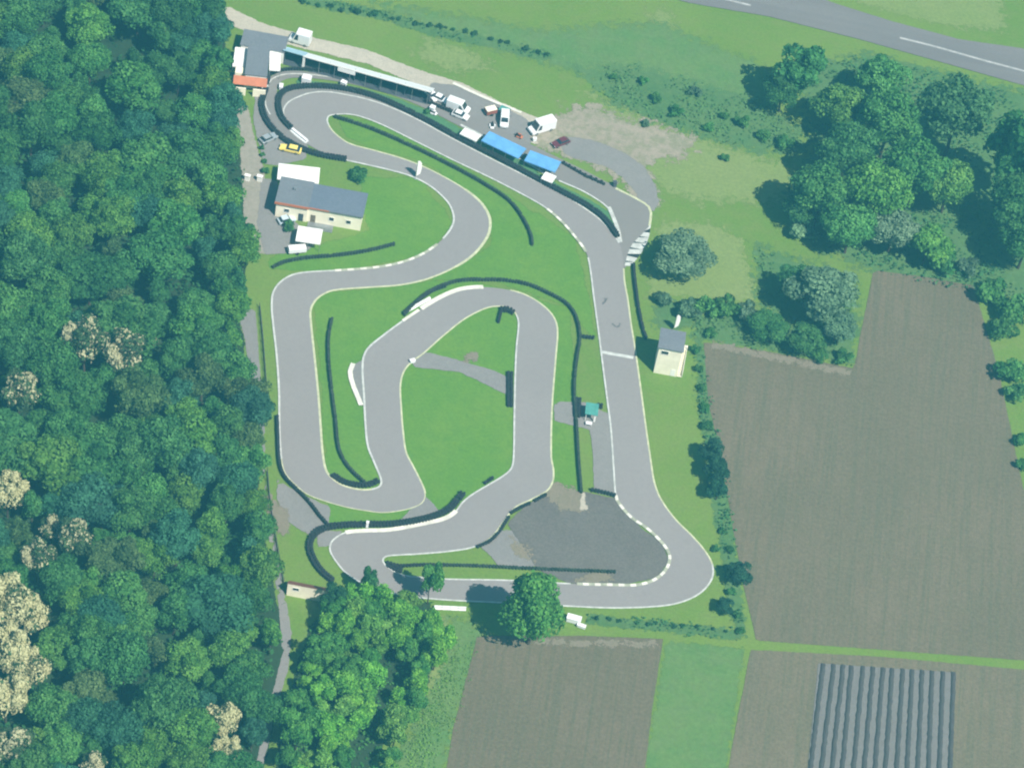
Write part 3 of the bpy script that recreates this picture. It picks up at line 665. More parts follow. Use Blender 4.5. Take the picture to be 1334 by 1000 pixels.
mb = MB(); mb.box(.1, Lp-.2, -.2, Dp-.2, 0.0, .2); mb.build('garage_floor', M['dark_wall'], pit)  # floor and inner walls coloured dark to paint in the interior shade

# restaurant block at the wood's upper corner
loc, yaw, Wr, Dr = frame_px((320,97), (347,100), (323,62), 4.2)
rs = empty('restaurant_building', loc, yaw, 'grey roofed building with orange awning at the top end of the forest lane', 'building')
H = 4.2
mb = MB(); mb.box(0, Wr, 0, Dr, 0, H); mb.build('wall', M['white_wall'], rs)
mb = MB(); mb.box(-.2, Wr+.2, -.2, Dr+.2, H+.003, H+.2); mb.build('roof', M['roof_grey'], rs)
mb = MB(); slope_slab(mb, -2.6, Wr+.3, -1.9, -.2, 2.6, 3.7, .1); mb.build('awning', M['orange'], rs)
mb = MB(); mb.box(-2.9, .4, -2.5, -2.25, .0, 2.2); mb.box(2.0, Wr+.2, -2.5, -2.25, 0, 2.2); mb.build('terrace_screen', M['cream_wall'], rs)
mb = MB(); mb.box(-2.4, -.05, 1.2, 3.2, 0, 3.3); mb.build('porch', M['cream_wall'], rs)
window(rs, 1.6, 1.6, 1.2, 1.1, 0); door(rs, 3.4, 1.0, 2.2, 0)
loc, yaw, W2, D2 = frame_px((314,58), (370,68), (312,38), 3.6)
ab = empty('workshop_building', loc, yaw, 'low grey roofed workshop between the pale gravel road and the restaurant roof', 'building')
mb = MB(); mb.box(0, W2, 0, D2*.9, 0, 3.5); mb.build('wall', M['white_wall'], ab)
mb = MB(); mb.hexa([(-.2,-.2,3.503),(W2+.2,-.2,3.503),(W2+.2,D2,3.503),(-.2,D2,3.503)], [(-.2,-.2,3.65),(W2+.2,-.2,3.65),(W2+.2,D2,3.9),(-.2,D2,3.9)]); mb.build('roof', M['roof_grey'], ab)
door(ab, W2*.8, 1.2, 2.2, 0); window(ab, W2*.5, 1.7, 1.2, 1.0, 0)
canopy('marquee', (351,91), (365,92), (347,66), 2.8, 'white_canvas', 'tall white marquee between the restaurant roof and pit garages', 'marquee', gable=.2)
canopy('marquee', (303,86), (319,88), (312,62), 3.0, 'white_canvas', 'white awning half hidden by trees left of the restaurant roof', 'marquee', gable=.1)

# cream hut by the lower hairpin
P0, P1 = at(373,775), at(425,785); d = P1-P0; yaw = math.atan2(d.y, d.x); Lh = d.length
hut = empty('shed', P0, yaw, 'low cream shed with one dark window below the lower left hairpin', 'shed')
mb = MB(); mb.hexa([(0,0,0),(Lh,0,0),(Lh,2.6,0),(0,2.6,0)], [(0,0,3.7),(Lh,0,3.7),(Lh,2.6,1.25),(0,2.6,1.25)]); mb.build('wall', M['cream_wall'], hut)
mb = MB(); slope_slab(mb, -.1, Lh+.1, -.12, 2.75, 3.83, 1.13, .12); mb.build('roof', M['rust'], hut)
window(hut, 1.7, 2.4, 1.2, .8, 0); door(hut, Lh-1.2, 1.0, 2.0, 0, 'cream_wall')

# teal marshal shelter
loc, yaw, Wm, Dm = frame_px((764,538), (777,540), (760,526), 2.4)
ms = empty('marshal_hut', loc, yaw, 'small teal roofed marshal hut between the infield tyre row and finish straight', 'hut')
mb = MB(); slope_slab(mb, -.3, Wm+.3, -.3, Dm+.3, 2.4, 2.7, .1); mb.build('roof', M['teal'], ms)
mb = MB(); mb.box(0, Wm, Dm-.1, Dm, 0, 2.6); mb.box(0, .1, .9, Dm-.11, 0, 2.45); mb.build('wall', M['teal'], ms)
mb = MB(); mb.box(Wm-.35, Wm+.02, 0, .12, 0, 2.38); mb.build('post', M['white_wall'], ms)
mb = MB(); mb.box(0, .12, 0, .12, 0, 2.38); mb.build('post', M['white_wall'], ms)
mb = MB(); mb.box(.2, 1.5, -1.5, -.7, .7, .78); 
for x in (.25, 1.4):
    for y in (-1.45, -.8): mb.box(x, x+.06, y, y+.06, 0, .7)
tb = MB(); tb.v = mb.v; tb.f = mb.f
tbl = tb.build('table', M['white_plastic']); tbl.location = loc; tbl.rotation_euler = (0,0,yaw); tag(tbl, 'white folding table standing in front of the teal marshal hut', 'table')

# ------------------------------------------------------------------ vehicles
def wheels(t, L, W, r):
    for x in (-L*.3, L*.3):
        for s in (-1, 1):
            mb = MB(); mb.cyl((x, s*(W/2-.2), r), (x, s*(W/2+.01), r), r, n=12); w = mb.build('wheel', M['tyre'], t)
            mb = MB(); mb.cyl((x, s*(W/2), r), (x, s*(W/2+.03), r), r*.55, n=10); mb.build('rim', M['metal'], w)
def place(name, p, q, label, cat, group=None):
    a, b = at(*p), at(*q); d = b-a; c = (a+b)/2; c.z = ZT*.8
    return empty(name, c, math.atan2(d.y, d.x), label, cat, group), d.length
def car(p, q, paint, label, L=None, W=1.75, group=None, hgt=1.45):
    t, l = place('parked_car', p, q, label, 'car', group); L = L or min(max(l, 3.8), 4.8)
    mb = MB(); mb.extr([(-L/2,.3),(L/2,.3),(L/2,.6),(L/2-.12,.75),(L*.2,.92),(-L*.42,.95),(-L/2,.85)], -W/2, W/2); mb.build('body', M[paint], t, bevel=.07)
    mb = MB(); mb.extr([(L*.2,.9),(L*.06,hgt-.06),(-L*.3,hgt-.06),(-L*.44,.92)], -W/2+.07, W/2-.07, -W/2+.25, W/2-.25, 1.0); mb.build('window', M['glass'], t)
    mb = MB(); mb.extr([(L*.07,hgt-.075),(L*.05,hgt),(-L*.29,hgt),(-L*.32,hgt-.075)], -W/2+.22, W/2-.22); mb.build('roof', M[paint], t)
    wheels(t, L, W, .31)
    for s in (-1, 1):
        mb = MB(); mb.box(L/2-.05, L/2+.02, s*W*.36-.16, s*W*.36+.16, .55, .7); mb.build('headlight', M['white_plastic'], t)
    return t
def van(p, q, paint, label, L=None, W=2.0, H=2.5, cat='van', name='parked_van', group=None):
    t, l = place(name, p, q, label, cat, group); L = L or l
    mb = MB(); mb.extr([(-L/2,.35),(L/2,.35),(L/2,.95),(L/2-.9,1.25),(L/2-1.7,H),(-L/2,H)], -W/2, W/2); mb.build('body', M[paint], t, bevel=.08)
    mb = MB(); mb.hexa([(L/2-.94,-W/2+.12,1.32),(L/2-.90,-W/2+.12,1.30),(L/2-.90,W/2-.12,1.30),(L/2-.94,W/2-.12,1.32)], [(L/2-1.62,-W/2+.2,H-.12),(L/2-1.56,-W/2+.2,H-.12),(L/2-1.56,W/2-.2,H-.12),(L/2-1.62,W/2-.2,H-.12)]); mb.build('windscreen', M['glass'], t)
    for s in (-1, 1):
        mb = MB(); mb.hexa([(L/2-2.3,s*W/2-.02,1.35),(L/2-1.3,s*W/2-.02,1.35),(L/2-1.3,s*W/2+.02,1.35),(L/2-2.3,s*W/2+.02,1.35)], [(L/2-2.3,s*W/2-.02,H-.35),(L/2-1.8,s*W/2-.02,H-.35),(L/2-1.8,s*W/2+.02,H-.35),(L/2-2.3,s*W/2+.02,H-.35)]); mb.build('side_window', M['glass'], t)
        mb = MB(); mb.box(L/2-.05, L/2+.02, s*W*.36-.16, s*W*.36+.16, .6, .78); mb.build('headlight', M['metal'], t)
    wheels(t, L, W, .35)
    return t
car((742,184), (718,193), 'car_red', 'dark red car parked at the gravel edge right of the white camper', L=4.3)
t = van((718,166), (692,174), 'car_white', 'large white camper van with dark windscreen parked above the blue awnings', L=6.2, W=2.4, H=3.0, cat='camper van', name='camper_van')
car((391,200), (365,194), 'car_yellow', 'yellow car parked on the yard behind the tyre wall near the marquee', L=4.9)
car((343,186), (356,180), 'car_silver', 'pale silver car parked beside the tyre wall left of yellow car', L=4.2)
car((365,291), (381,287), 'car_paleblue', 'pale blue car parked under the clubhouse front wall beside a bush', L=3.9)
van((582,138), (611,149), 'car_white', 'long white van parked in the paddock right of the garages', L=5.4, W=2.1, H=2.6, group='white vehicles by the pit garages')
car((592,150), (607,156), 'car_white', 'white car with dark windows parked just below the long white van', L=4.0, group='white vehicles by the pit garages')
car((568,129), (579,134), 'car_white', 'small white car between the garage end and the long white van', L=3.8, group='white vehicles by the pit garages')
car((559,124), (566,131), 'car_white', 'white car tucked against the right end wall of the pit garages', L=3.7, group='white vehicles by the pit garages')
van((399,58), (382,53), 'car_white', 'tall white lorry standing behind the light blue garage roof', L=5.0, W=2.4, H=3.3, cat='lorry', name='parked_lorry')
van((657,152), (656,168), 'car_white', 'white van parked nose towards the blue awnings with green load', L=4.6, W=1.9, H=2.2)

def trailer(p, q, label, W=1.9, H=1.1, mat='white_plastic', cover='white_canvas', L=None, cat='trailer', name='trailer'):
    t, l = place(name, p, q, label, cat); L = L or l
    mb = MB(); mb.box(-L/2, L/2, -W/2, W/2, .45, H); mb.build('body', M[mat], t, bevel=.05)
    mb = MB(); mb.box(-L/2+.06, L/2-.06, -W/2+.06, W/2-.06, H+.003, H+.14); mb.build('cover', M[cover], t)
    for s in (-1, 1):
        mb = MB(); mb.cyl((0, s*(W/2+.02), .32), (0, s*(W/2+.2), .32), .32, n=12); mb.build('wheel', M['tyre'], t)
    mb = MB(); mb.box(L/2, L/2+1.0, -.04, .04, .45, .53); mb.build('drawbar', M['metal'], t)
    return t
trailer((375,330), (398,328), 'long low white trailer parked at the lower edge of clubhouse yard', W=1.5, H=1.5)
trailer((632,150), (645,147), 'small trailer with cream and red cover left of the green loaded van', W=1.7, H=1.5, mat='rust', cover='cream_wall', L=2.6)
trailer((650,147), (662,152), 'dark green trailer behind the white van in the paddock', W=1.9, H=1.5, mat='dark_wall', cover='teal', L=2.4)

# karts
def kart(p, q, paint, label):
    t, l = place('kart', p, q, label, 'kart', 'karts in the paddock')
    mb = MB(); mb.hexa([(-.75,-.3,.12),(.95,-.22,.12),(.95,.22,.12),(-.75,.3,.12)], [(-.75,-.3,.24),(.95,-.2,.2),(.95,.2,.2),(-.75,.3,.24)]); mb.build('chassis', M['dark'], t)
    mb = MB(); mb.hexa([(.55,-.5,.1),(1.0,-.42,.1),(1.0,.42,.1),(.55,.5,.1)], [(.55,-.42,.4),(.98,-.36,.25),(.98,.36,.25),(.55,.42,.4)]); mb.box(-.4,.4,-.68,-.42,.1,.42); mb.box(-.4,.4,.42,.68,.1,.42); mb.build('bodywork', M[paint], t, bevel=.03)
    mb = MB(); mb.box(-.45,-.05,-.22,.22,.24,.36); mb.hexa([(-.55,-.22,.24),(-.43,-.22,.24),(-.43,.22,.24),(-.55,.22,.24)], [(-.72,-.2,.75),(-.62,-.2,.75),(-.62,.2,.75),(-.72,.2,.75)]); mb.build('seat', M['dark'], t)
    for x in (-.6, .62):
        for s in (-1, 1):
            mb = MB(); mb.cyl((x, s*.5, .14), (x, s*.68, .14), .14, n=10); mb.build('wheel', M['tyre'], t)
kart((637,184), (642,186), 'dark', 'black kart standing under the left blue awning near its left end')
kart((679,205), (684,208), 'dark', 'black kart standing under the joint between the two blue awnings')
kart((656,195), (662,197), 'white_plastic', 'white kart under the left blue awning near the middle')
kart((672,177), (679,180), 'orange', 'orange kart standing on the grass between blue awnings and camper van')
kart((641,162), (641,168), 'white_plastic', 'white kart parked at the upper left corner of the blue awnings')
kart((562,147), (566,149), 'white_plastic', 'white kart on the pit lane grass below the garage end')

# small furniture -------------------------------------------------
def crate(p, w, d, h, label, mat='white_plastic', name='storage_box', cat='box', rz=.2, group=None):
    c = at(*p); c.z = ZT*.8; t = empty(name, c, rz, label, cat, group)
    mb = MB(); mb.box(-w/2, w/2, -d/2, d/2, 0, h); mb.build('body', M[mat], t, bevel=.04)
    mb = MB(); mb.box(-w/2-.05, w/2+.05, -d/2-.05, d/2+.05, h+.003, h+.1); mb.build('lid', M[mat], t)
    return t
crate((399,108), 2.0, 1.6, 1.6, 'white cabin box on the grass strip at the hairpin top', rz=-.1)
crate((447.5,111.5), 1.3, 1.0, 1.0, 'small white box on the grass strip below the garage banner', rz=-.3)
crate((563,144.5), 1.1, 1.1, 1.1, 'white box beside a dark bush below the garages right end', rz=-.3)
crate((747,809), 2.8, 1.3, 1.1, 'larger white chest beside the lower straight right of the round tree', rz=-.1)
crate((757,817), 1.7, .7, .6, 'smaller white chest lying just below the larger one', rz=-.2)
crate((537,472), 1.1, .7, .6, 'white block at the mouth of the infield service track', rz=.6)
crate((344,115), .9, .9, 1.2, 'white post box on the left side of the pit entry lane', rz=0)
crate((366,116), .8, 1.4, .9, 'white box on the inner side of the pit entry bend', rz=.1)
crate((800,243), .8, .8, 1.3, 'dark cabinet with pale top at the end of tyre stacks', mat='dark_wall', rz=.4, name='cabinet', cat='cabinet')
crate((478,687), .5, .5, 1.6, 'white marker post box on the lower left tyre wall', rz=0, name='marker_post', cat='marker post')
crate((725,190) if False else (696,184), .8, .6, .8, 'white cool box on the grass below the white camper van', rz=.4)
for x, y, l in ((322,235,'white gate pillar on the forest side of the lane'), (338,236,'white gate pillar on the clubhouse side of the lane')):
    c = at(x, y); t = empty('gate_pillar', c, -.1, l, 'gate pillar', 'gate pillars of the lane')
    mb = MB(); mb.box(-.55,.55,-.3,.3,0,1.5); mb.build('shaft', M['white_wall'], t)
    mb = MB(); mb.box(-.65,.65,-.4,.4,1.503,1.65); mb.build('cap', M['white_wall'], t)
def banner_flag(p, h, label):
    c = at(*p); t = empty('feather_flag', c, .75, label, 'flag', 'white feather flags')
    mb = MB(); mb.cyl((0,0,0), (0,0,h), .05, .03); mb.build('pole', M['metal'], t)
    mb = MB(); prof = [(.06,.9),(.75,1.1),(.9,h*.5),(.8,h*.8),(.45,h*.96),(.06,h)]
    n = len(prof)
    for y in (-.05, .05):
        for i, (x, z) in enumerate(prof): mb.v.append((x*1.5, y, z))
    for i in range(n): j = (i+1) % n; mb.f.append((i, j, n+j, n+i))
    mb.f.append(tuple(range(n))[::-1]); mb.f.append(tuple(range(n, 2*n))); mb.build('sail', M['white_canvas'], t)
    mb = MB(); mb.cyl((0,0,0), (0,0,.12), .35, .3); mb.build('base', M['metal'], t)
banner_flag((541,233), 5.4, 'white feather flag standing at the grass edge of the upper bend')
banner_flag((877,431), 4.8, 'white feather flag standing behind the cream control tower')

# wire fence along the lane
def fence(pts, label, h=1.5):
    L = resample(ground_line(pts), 2.6); t = empty('wire_fence', L[0], 0, label, 'fence')
    mb = MB()
    for a, b in zip(L, L[1:]):
        a0, b0 = a-L[0], b-L[0]
        for z in (.3,.7,1.1,h-.05): mb.cyl(a0+Vector((0,0,z)), b0+Vector((0,0,z)), .025, n=4, cap=False)
        d = (b0-a0); 
        mb.hexa([a0+Vector((-.008,0,.05)), b0+Vector((-.008,0,.05)), b0+Vector((.008,0,.05)), a0+Vector((.008,0,.05))], [a0+Vector((-.008,0,.5)), b0+Vector((-.008,0,.5)), b0+Vector((.008,0,.5)), a0+Vector((.008,0,.5))])
    mb.build('wire', M['dark_wall'], t)
    for p in L:
        q = p-L[0]; mb = MB(); mb.cyl(q, q+Vector((0,0,h)), .07, n=6); mb.build('post', M['wood'], t)
fence([(348,615),(351,650),(357,690),(363,725),(371,768)], 'dark wire fence between the forest lane and the lower left grass')
fence([(338,400),(342,440),(345,480),(350,545)], 'dark wire fence between the forest lane and the left straight')

# crop rows in the lower right field ------------------------------
tops = [1072,1086,1098,1109,1124,1137,1150,1162,1176,1188,1201,1214,1228,1242]
sheet('bed_soil', [(1066,864),(1246,876),(1236,1050),(1048,1040)], M['bed'], .8)
ordn = ['first','second','third','fourth','fifth','sixth','seventh','eighth','ninth','tenth','eleventh','twelfth','thirteenth','last']
for i, x in enumerate(tops):
    u = i/13; y = 865 + 11*u; xb = 1050 + (1236-1050)*u
    a, b = at(x, y), at(xb, 1045); d = (b-a); yaw = math.atan2(d.y, d.x); L = d.length; n = int(L/.8); rnd = random.Random(i)
    vs, fs = [], []; pr = [(-.5,0),(-.36,.2),(0,.27),(.36,.2),(.5,0)]
    for k in range(n+1):
        j = rnd.uniform(-.08,.08)
        for yy, zz in pr: vs.append((L*k/n, yy*(1+rnd.uniform(-.12,.12))+j, zz*(1+rnd.uniform(-.2,.2)) + LAYER[0]-.01))
    for k in range(n):
        for q in range(4): fs.append((k*5+q, k*5+q+1, (k+1)*5+q+1, (k+1)*5+q))
    o = link_mesh('crop_row', vs, fs, M['mulch'], None, True); o.location = a; o.rotation_euler = (0,0,yaw)
    tag(o, f'{ordn[i]} dark film covered crop row counted from the left in corner field', 'crop row', 'crop rows under dark film')

# ------------------------------------------------------------------ trees
def crown_mesh(name, seed, rx, rz, zc, nblob, nleaf, leaf, mat, kind='broad'):
    rnd = np.random.RandomState(seed)
    V = []; tone = []; bloom = []
    for b in range(nblob):
        d = rnd.normal(size=3); d /= np.linalg.norm(d)
        rad = rnd.uniform(.45, .85) if b > 2 else .2
        if d[2] < -.3: d[2] *= .5
        taper = 1.0
        if kind == 'tall': taper = 1 - .45*max(0, d[2]*rad)
        c = np.array([d[0]*rx*rad*taper, d[1]*rx*rad*taper, zc + d[2]*rz*rad])
        br = rnd.uniform(.26, .44) * rx * (1.15 if b <= 2 else 1)
        bt = rnd.uniform(-.22, .22); bb = rnd.uniform(0, 1)
        k = nleaf // nblob
        D = rnd.normal(size=(k,3)); D /= np.linalg.norm(D, axis=1)[:,None]
        D[:,2] = np.where(D[:,2] < -.5, -D[:,2], D[:,2])
        rr = br * rnd.uniform(.72, 1.12, size=(k,1))
        sq = np.array([1,1,.85 if kind != 'tall' else 1.25])
        P = c + D*rr*sq
        Nn = D + rnd.normal(size=(k,3))*.55; Nn /= np.linalg.norm(Nn, axis=1)[:,None]
        ref = np.where(np.abs(Nn[:,2:3]) < .9, np.array([[0,0,1.]]), np.array([[1.,0,0]]))
        T = np.cross(Nn, ref); T /= np.linalg.norm(T, axis=1)[:,None]; Bt = np.cross(Nn, T)
        a = rnd.uniform(0, 2*np.pi, size=(k,1)); T2 = T*np.cos(a)+Bt*np.sin(a); B2 = np.cross(Nn, T2)
        s = leaf*rnd.uniform(.55, 1.25, size=(k,1)); s2 = s*rnd.uniform(.5,.85,size=(k,1))
        q = np.stack([P-T2*s, P-B2*s2+Nn*s*.12, P+T2*s, P+B2*s2+Nn*s*.12], 1)
        V.append(q.reshape(-1,3)); tone.append(np.clip(.5 + bt + rnd.normal(size=k)*.16, 0, 1)); bloom.append(np.clip(bb*.6 + rnd.uniform(0,1,size=k)*.4, 0, 1))
    V = np.concatenate(V); tone = np.concatenate(tone); bloom = np.concatenate(bloom)
    V[:,2] = np.maximum(V[:,2], .15)
    n = len(V)//4
    me = bpy.data.meshes.new(name); me.vertices.add(n*4); me.vertices.foreach_set('co', V.ravel().astype(np.float32))
    me.loops.add(n*4); me.loops.foreach_set('vertex_index', np.arange(n*4, dtype=np.int32))
    me.polygons.add(n); me.polygons.foreach_set('loop_start', np.arange(0, n*4, 4, dtype=np.int32)); me.polygons.foreach_set('loop_total', np.full(n, 4, dtype=np.int32))
    me.update(calc_edges=True)
    a = me.attributes.new('tone', 'FLOAT', 'FACE'); a.data.foreach_set('value', tone.astype(np.float32))
    a = me.attributes.new('bloom', 'FLOAT', 'FACE'); a.data.foreach_set('value', bloom.astype(np.float32))
    me.materials.append(mat)
    return me
def trunk_mesh(name, seed, h, r, rx):
    rnd = random.Random(seed); mb = MB(); p = Vector((0,0,-.1)); rr = r
    pts = [p]
    for i in range(4):
        q = p + Vector((rnd.uniform(-.2,.2), rnd.uniform(-.2,.2), h*.8/4)); mb.cyl(p, q, rr, rr*.8, 8, False); rr *= .8; p = q; pts.append(q)
    for i in range(6):
        s = pts[2 + i % 3]; w = i*1.05 + rnd.uniform(-.3,.3); e = s + Vector((math.cos(w)*rx*.55, math.sin(w)*rx*.55, h*.22)); mb.cyl(s, e, r*.4, r*.12, 6, False)
    me = bpy.data.meshes.new(name); me.from_pydata(mb.v, [], mb.f); me.update(); me.materials.append(M['bark'])
    return me
KINDS = {}   # kind -> list of (crown, trunk) built for a unit of height ~ real metres
def kind(name, variants): KINDS[name] = variants
kind('broad', [(crown_mesh('crown', 10+i, 5.2, 4.4, 8.2, 30, 8400, .33, M['leaf']), trunk_mesh('trunk', i, 10, .32, 5)) for i in range(6)])
kind('tall', [(crown_mesh('crown', 30+i, 3.4, 5.6, 7.4, 22, 3600, .38, M['leaf'], 'tall'), trunk_mesh('trunk', 20+i, 11, .25, 3)) for i in range(3)])
kind('young', [(crown_mesh('crown', 40+i, 2.6, 3.4, 4.4, 18, 3400, .25, M['leaf'], 'tall'), trunk_mesh('trunk', 30+i, 6, .14, 2)) for i in range(4)])
kind('bush', [(crown_mesh('crown', 50+i, 1.5, 1.0, 1.0, 12, 1000, .20, M['leaf']), trunk_mesh('trunk', 40+i, 1.4, .07, 1)) for i in range(4)])
kind('bloom', [(crown_mesh('crown', 60+i, 5.2, 4.8, 8.4, 26, 5200, .40, M['bloom']), trunk_mesh('trunk', 50+i, 10, .3, 5)) for i in range(2)])
kind('halfbloom', [(crown_mesh('crown', 70+i, 4.4, 4.0, 8.4, 22, 4200, .40, M['bloom_part']), trunk_mesh('trunk', 60+i, 10, .3, 4)) for i in range(2)])
HC = {'broad': 8.2, 'tall': 7.4, 'young': 4.4, 'bush': 1.0, 'bloom': 8.4, 'halfbloom': 8.4}
RX = {'broad': 5.2, 'tall': 3.4, 'young': 2.6, 'bush': 1.5, 'bloom': 5.2, 'halfbloom': 4.4}
TR = random.Random(5)
def tree_at(loc, k, sc, tint, label, cat='tree', group=None, name='broadleaf_tree', zs=1.0, ax=1.0):
    cm, tm = TR.choice(KINDS[k])
    t = empty(name, (loc.x, loc.y, 0), TR.uniform(0, 6.28), label, cat, group); t.scale = (sc*ax, sc, sc*zs)
    c = bpy.data.objects.new('crown' if k != 'bush' else 'foliage', cm); COL.objects.link(c); c.parent = t; c.color = (*tint, 1)
    u = bpy.data.objects.new('trunk' if k != 'bush' else 'stem', tm); COL.objects.link(u); u.parent = t
    return t
def tree_px(px, py, dia, k, tint, label, cat='tree', group=None, name='broadleaf_tree', zs=1.0):
    """tree whose crown centre is seen at px,py with a crown as wide as dia photo pixels"""
    p = at(px, py, 4); sc = dia / ((F / (p-CAM).length)) / 2 / (RX[k]*1.0)
    p = at(px, py, HC[k]*sc*zs)
    return tree_at(p, k, sc, tint, label, cat, group, name, zs)
def jit(c, a=.12): 
    v = TR.uniform(1-a, 1+a); return tuple(x*v*TR.uniform(.94,1.06) for x in c)
DK = (.054,.165,.048); MD = (.072,.21,.054); YG = (.092,.23,.046); GY = (.10,.18,.10); BR = (.125,.34,.045); PL = (.135,.225,.125)

# single trees and shrubs that can be told apart
KINDS['round'] = [(crown_mesh('crown', 99, 6.0, 8.6, 10.6, 44, 11000, .44, M['leaf'], 'tall'), trunk_mesh('trunk', 77, 12, .4, 5))]
tree_at(at(688,838), 'round', 1.0, (.085,.25,.05), 'tall round bright tree standing at the lower straight, casting a dark shadow')
tree_px(888,330,80,'broad',PL,'round greyish tree standing alone right of the pit exit zebra','tree',zs=.5)
bs = lambda *a, **k: tree_px(*a, cat='shrub', name='shrub', **k)
bs(470,228,27,'bush',DK,'round dark shrub on the grass behind the clubhouse')
bs(377,295,20,'bush',DK,'dark shrub between the clubhouse wall and its white canopy')
bs(556,145,11,'bush',DK,'tiny dark shrub on the pit grass strip beside a white box')
bs(638,148,8,'bush',DK,'tiny dark shrub beside the cream covered trailer')
for i, (x, y, d, l) in enumerate([(340,192,9,'topmost small shrub of the row along the lane above the gate'),(342,201,9,'second small shrub from the top along the lane above the gate'),(344,210,9,'third small shrub from the top along the lane above the gate'),(346,222,13,'lowest and largest shrub of the row along the lane above the gate')]):
    bs(x, y, d, 'bush', DK, l, group='shrubs along the forest lane')
# hedge of saplings between the track and the big field
hedge = [(908,455,16,'shrub at the top end of the field hedge beside the tower'),(911,480,15,'second shrub down the field hedge below the tower'),(914,505,16,'third shrub down the field hedge below the tower'),(917,530,16,'fourth shrub down the field hedge below the tower'),(920,555,18,'fifth shrub down the field hedge, above the saplings'),
 (932,715,13,'hedge shrub on the field edge level with the lower hairpin entry'),(940,690,12,'small hedge shrub just below the three saplings'),(950,715,13,'hedge shrub pressed against the field above the crooked sapling'),(953,770,16,'low hedge shrub between the two lower saplings'),(962,800,14,'hedge shrub near the bottom corner of the field'),(965,820,13,'last hedge shrub at the bottom corner of the field')]
for x, y, d, l in hedge: bs(x, y, d, 'bush', jit(DK), l, group='shrubs of the field hedge')
for x, y, d, l in [(928,585,34,'upper sapling of the three in the hedge by the big field'),(934,612,36,'middle sapling of the three in the hedge by the big field'),(936,638,30,'lower sapling of the three in the hedge by the big field'),(965,745,34,'bushy sapling in the hedge right of the lower hairpin'),(946,788,24,'small leaning sapling in the hedge at the field corner')]:
    tree_px(x, y, d, 'young', jit((.03,.09,.05)), l, 'sapling', 'saplings in the field hedge', 'sapling', .8)
# clump of trees at upper right
cl = [(1045,92,66,'tall','dark pointed tree at the left front of the upper right clump',DK,.8),(1022,118,52,'broad','smaller dark tree on the upper left corner of the right clump',DK,.9),(1150,102,66,'broad','tree at the top of the right clump nearest the road',MD,.9),(1098,138,72,'broad','yellowish tree in the upper middle of the right clump',YG,.9),(1160,160,84,'broad','large tree in the centre top of the right clump below the road',MD,1),(1248,146,96,'broad','broad pale tree at the right end of the clump under the road',(.066,.17,.058),1),
 (1105,195,78,'broad','dark tree in the middle left of the right clump',DK,1),(1072,250,78,'broad','tree at the left edge of the clump above the grey shrub',MD,1),(1142,248,86,'broad','yellow green tree in the heart of the right clump',YG,1),(1195,222,84,'broad','green tree in the heart of the clump right of yellow green one',MD,1),(1238,240,72,'broad','tree on the right of the clump bordering the dark shadow',YG,.9),(1046,272,50,'broad','small dark tree at the clump left corner casting shadow on grass',DK,.8),
 (1110,296,74,'broad','tree in the lower middle of the right clump',MD,.8),(1165,300,70,'broad','pale tree in the lower part of the right clump',PL,.7),(1210,318,62,'young','low bright tree at the lower edge of the clump by the field',YG,.7),(1328,200,84,'tall','dark tree cut by the right edge of the photo',DK,1),(1322,262,80,'broad','tree below the dark one at the right edge of the photo',DK,1.0),(1340,310,70,'broad','dark tree at the right edge above the field corner',DK,1),
 (1050,302,44,'bush','round pale shrub at the foot of the clump left corner',PL,.8),(1072,378,98,'broad','large greyish tree alone between the clump and the ploughed field',GY,.62),(1035,368,56,'broad','darker tree leaning on the left of the large greyish tree',DK,.7),(1092,425,56,'broad','tree at the field corner below the large greyish tree',GY,.6),(1002,425,52,'broad','round tree in the scrub left of the field corner',DK,.55),(1050,440,50,'young','low tree in the scrub between round tree and field corner',DK,.6)]
for x, y, d, k, l, tint, zs in cl: tree_px(x, y, d, k, jit(tuple(c*1.15 for c in tint)), l, 'tree', 'trees right of the track', 'broadleaf_tree', zs)
sh = [(900,405,36,'shrub at the left start of the scrub line beside the tower flag'),(925,400,38,'second shrub of the scrub line right of tower flag'),(952,402,40,'third shrub of the scrub line right of tower flag'),(978,408,36,'shrub of the scrub line touching the round tree'),(925,432,20,'lone small shrub below the scrub line near the field'),(865,388,26,'low shrub behind the tower on the pale grass'),(1065,462,26,'shrub on the upper field edge below the low tree'),(1098,466,28,'shrub at the inner corner of the ploughed field'),
 (1230,345,44,'shrub under the clump at the far field edge'),(1262,350,34,'shrub at the far right corner of the ploughed field'),(1296,385,48,'upper bush on the right border of the ploughed field'),(1322,405,54,'large bush at the right photo edge beside the upper field border'),(1308,430,40,'bush below the large one on the right field border'),(1318,480,44,'middle bush on the right border of the ploughed field'),(1326,508,34,'bush under the middle one on the right field border'),(1330,572,24,'lone small bush low on the right field border'),(1332,606,20,'lowest small bush on the right field border'),
 (1020,184,26,'low pale shrub left of the clump on the scrub'),(994,176,22,'low shrub in the scrub above the dry grass'),(945,205,15,'tiny round shrub alone on the dry grass'),(944,150,14,'dark shrub in the scrub below the pointed tree shadow'),(922,166,17,'shrub in the scrub left of the tiny round one'),(880,146,22,'shrub at the lower left of the scrub patch'),(856,128,19,'shrub in the left half of the scrub patch'),(838,104,16,'shrub in the upper left of the scrub patch'),(908,119,20,'shrub in the middle of the scrub patch'),(799,99,12,'shrub at the left tip of the scrub patch'),(966,157,23,'shrub in the right half of the scrub patch'),(842,161,14,'shrub on the lower edge of scrub by the gravel yard')]
for x, y, d, l in sh: bs(x, y, d, 'bush', jit(MD if TR.random() < .6 else GY, .2), l, group='shrubs right of the track')
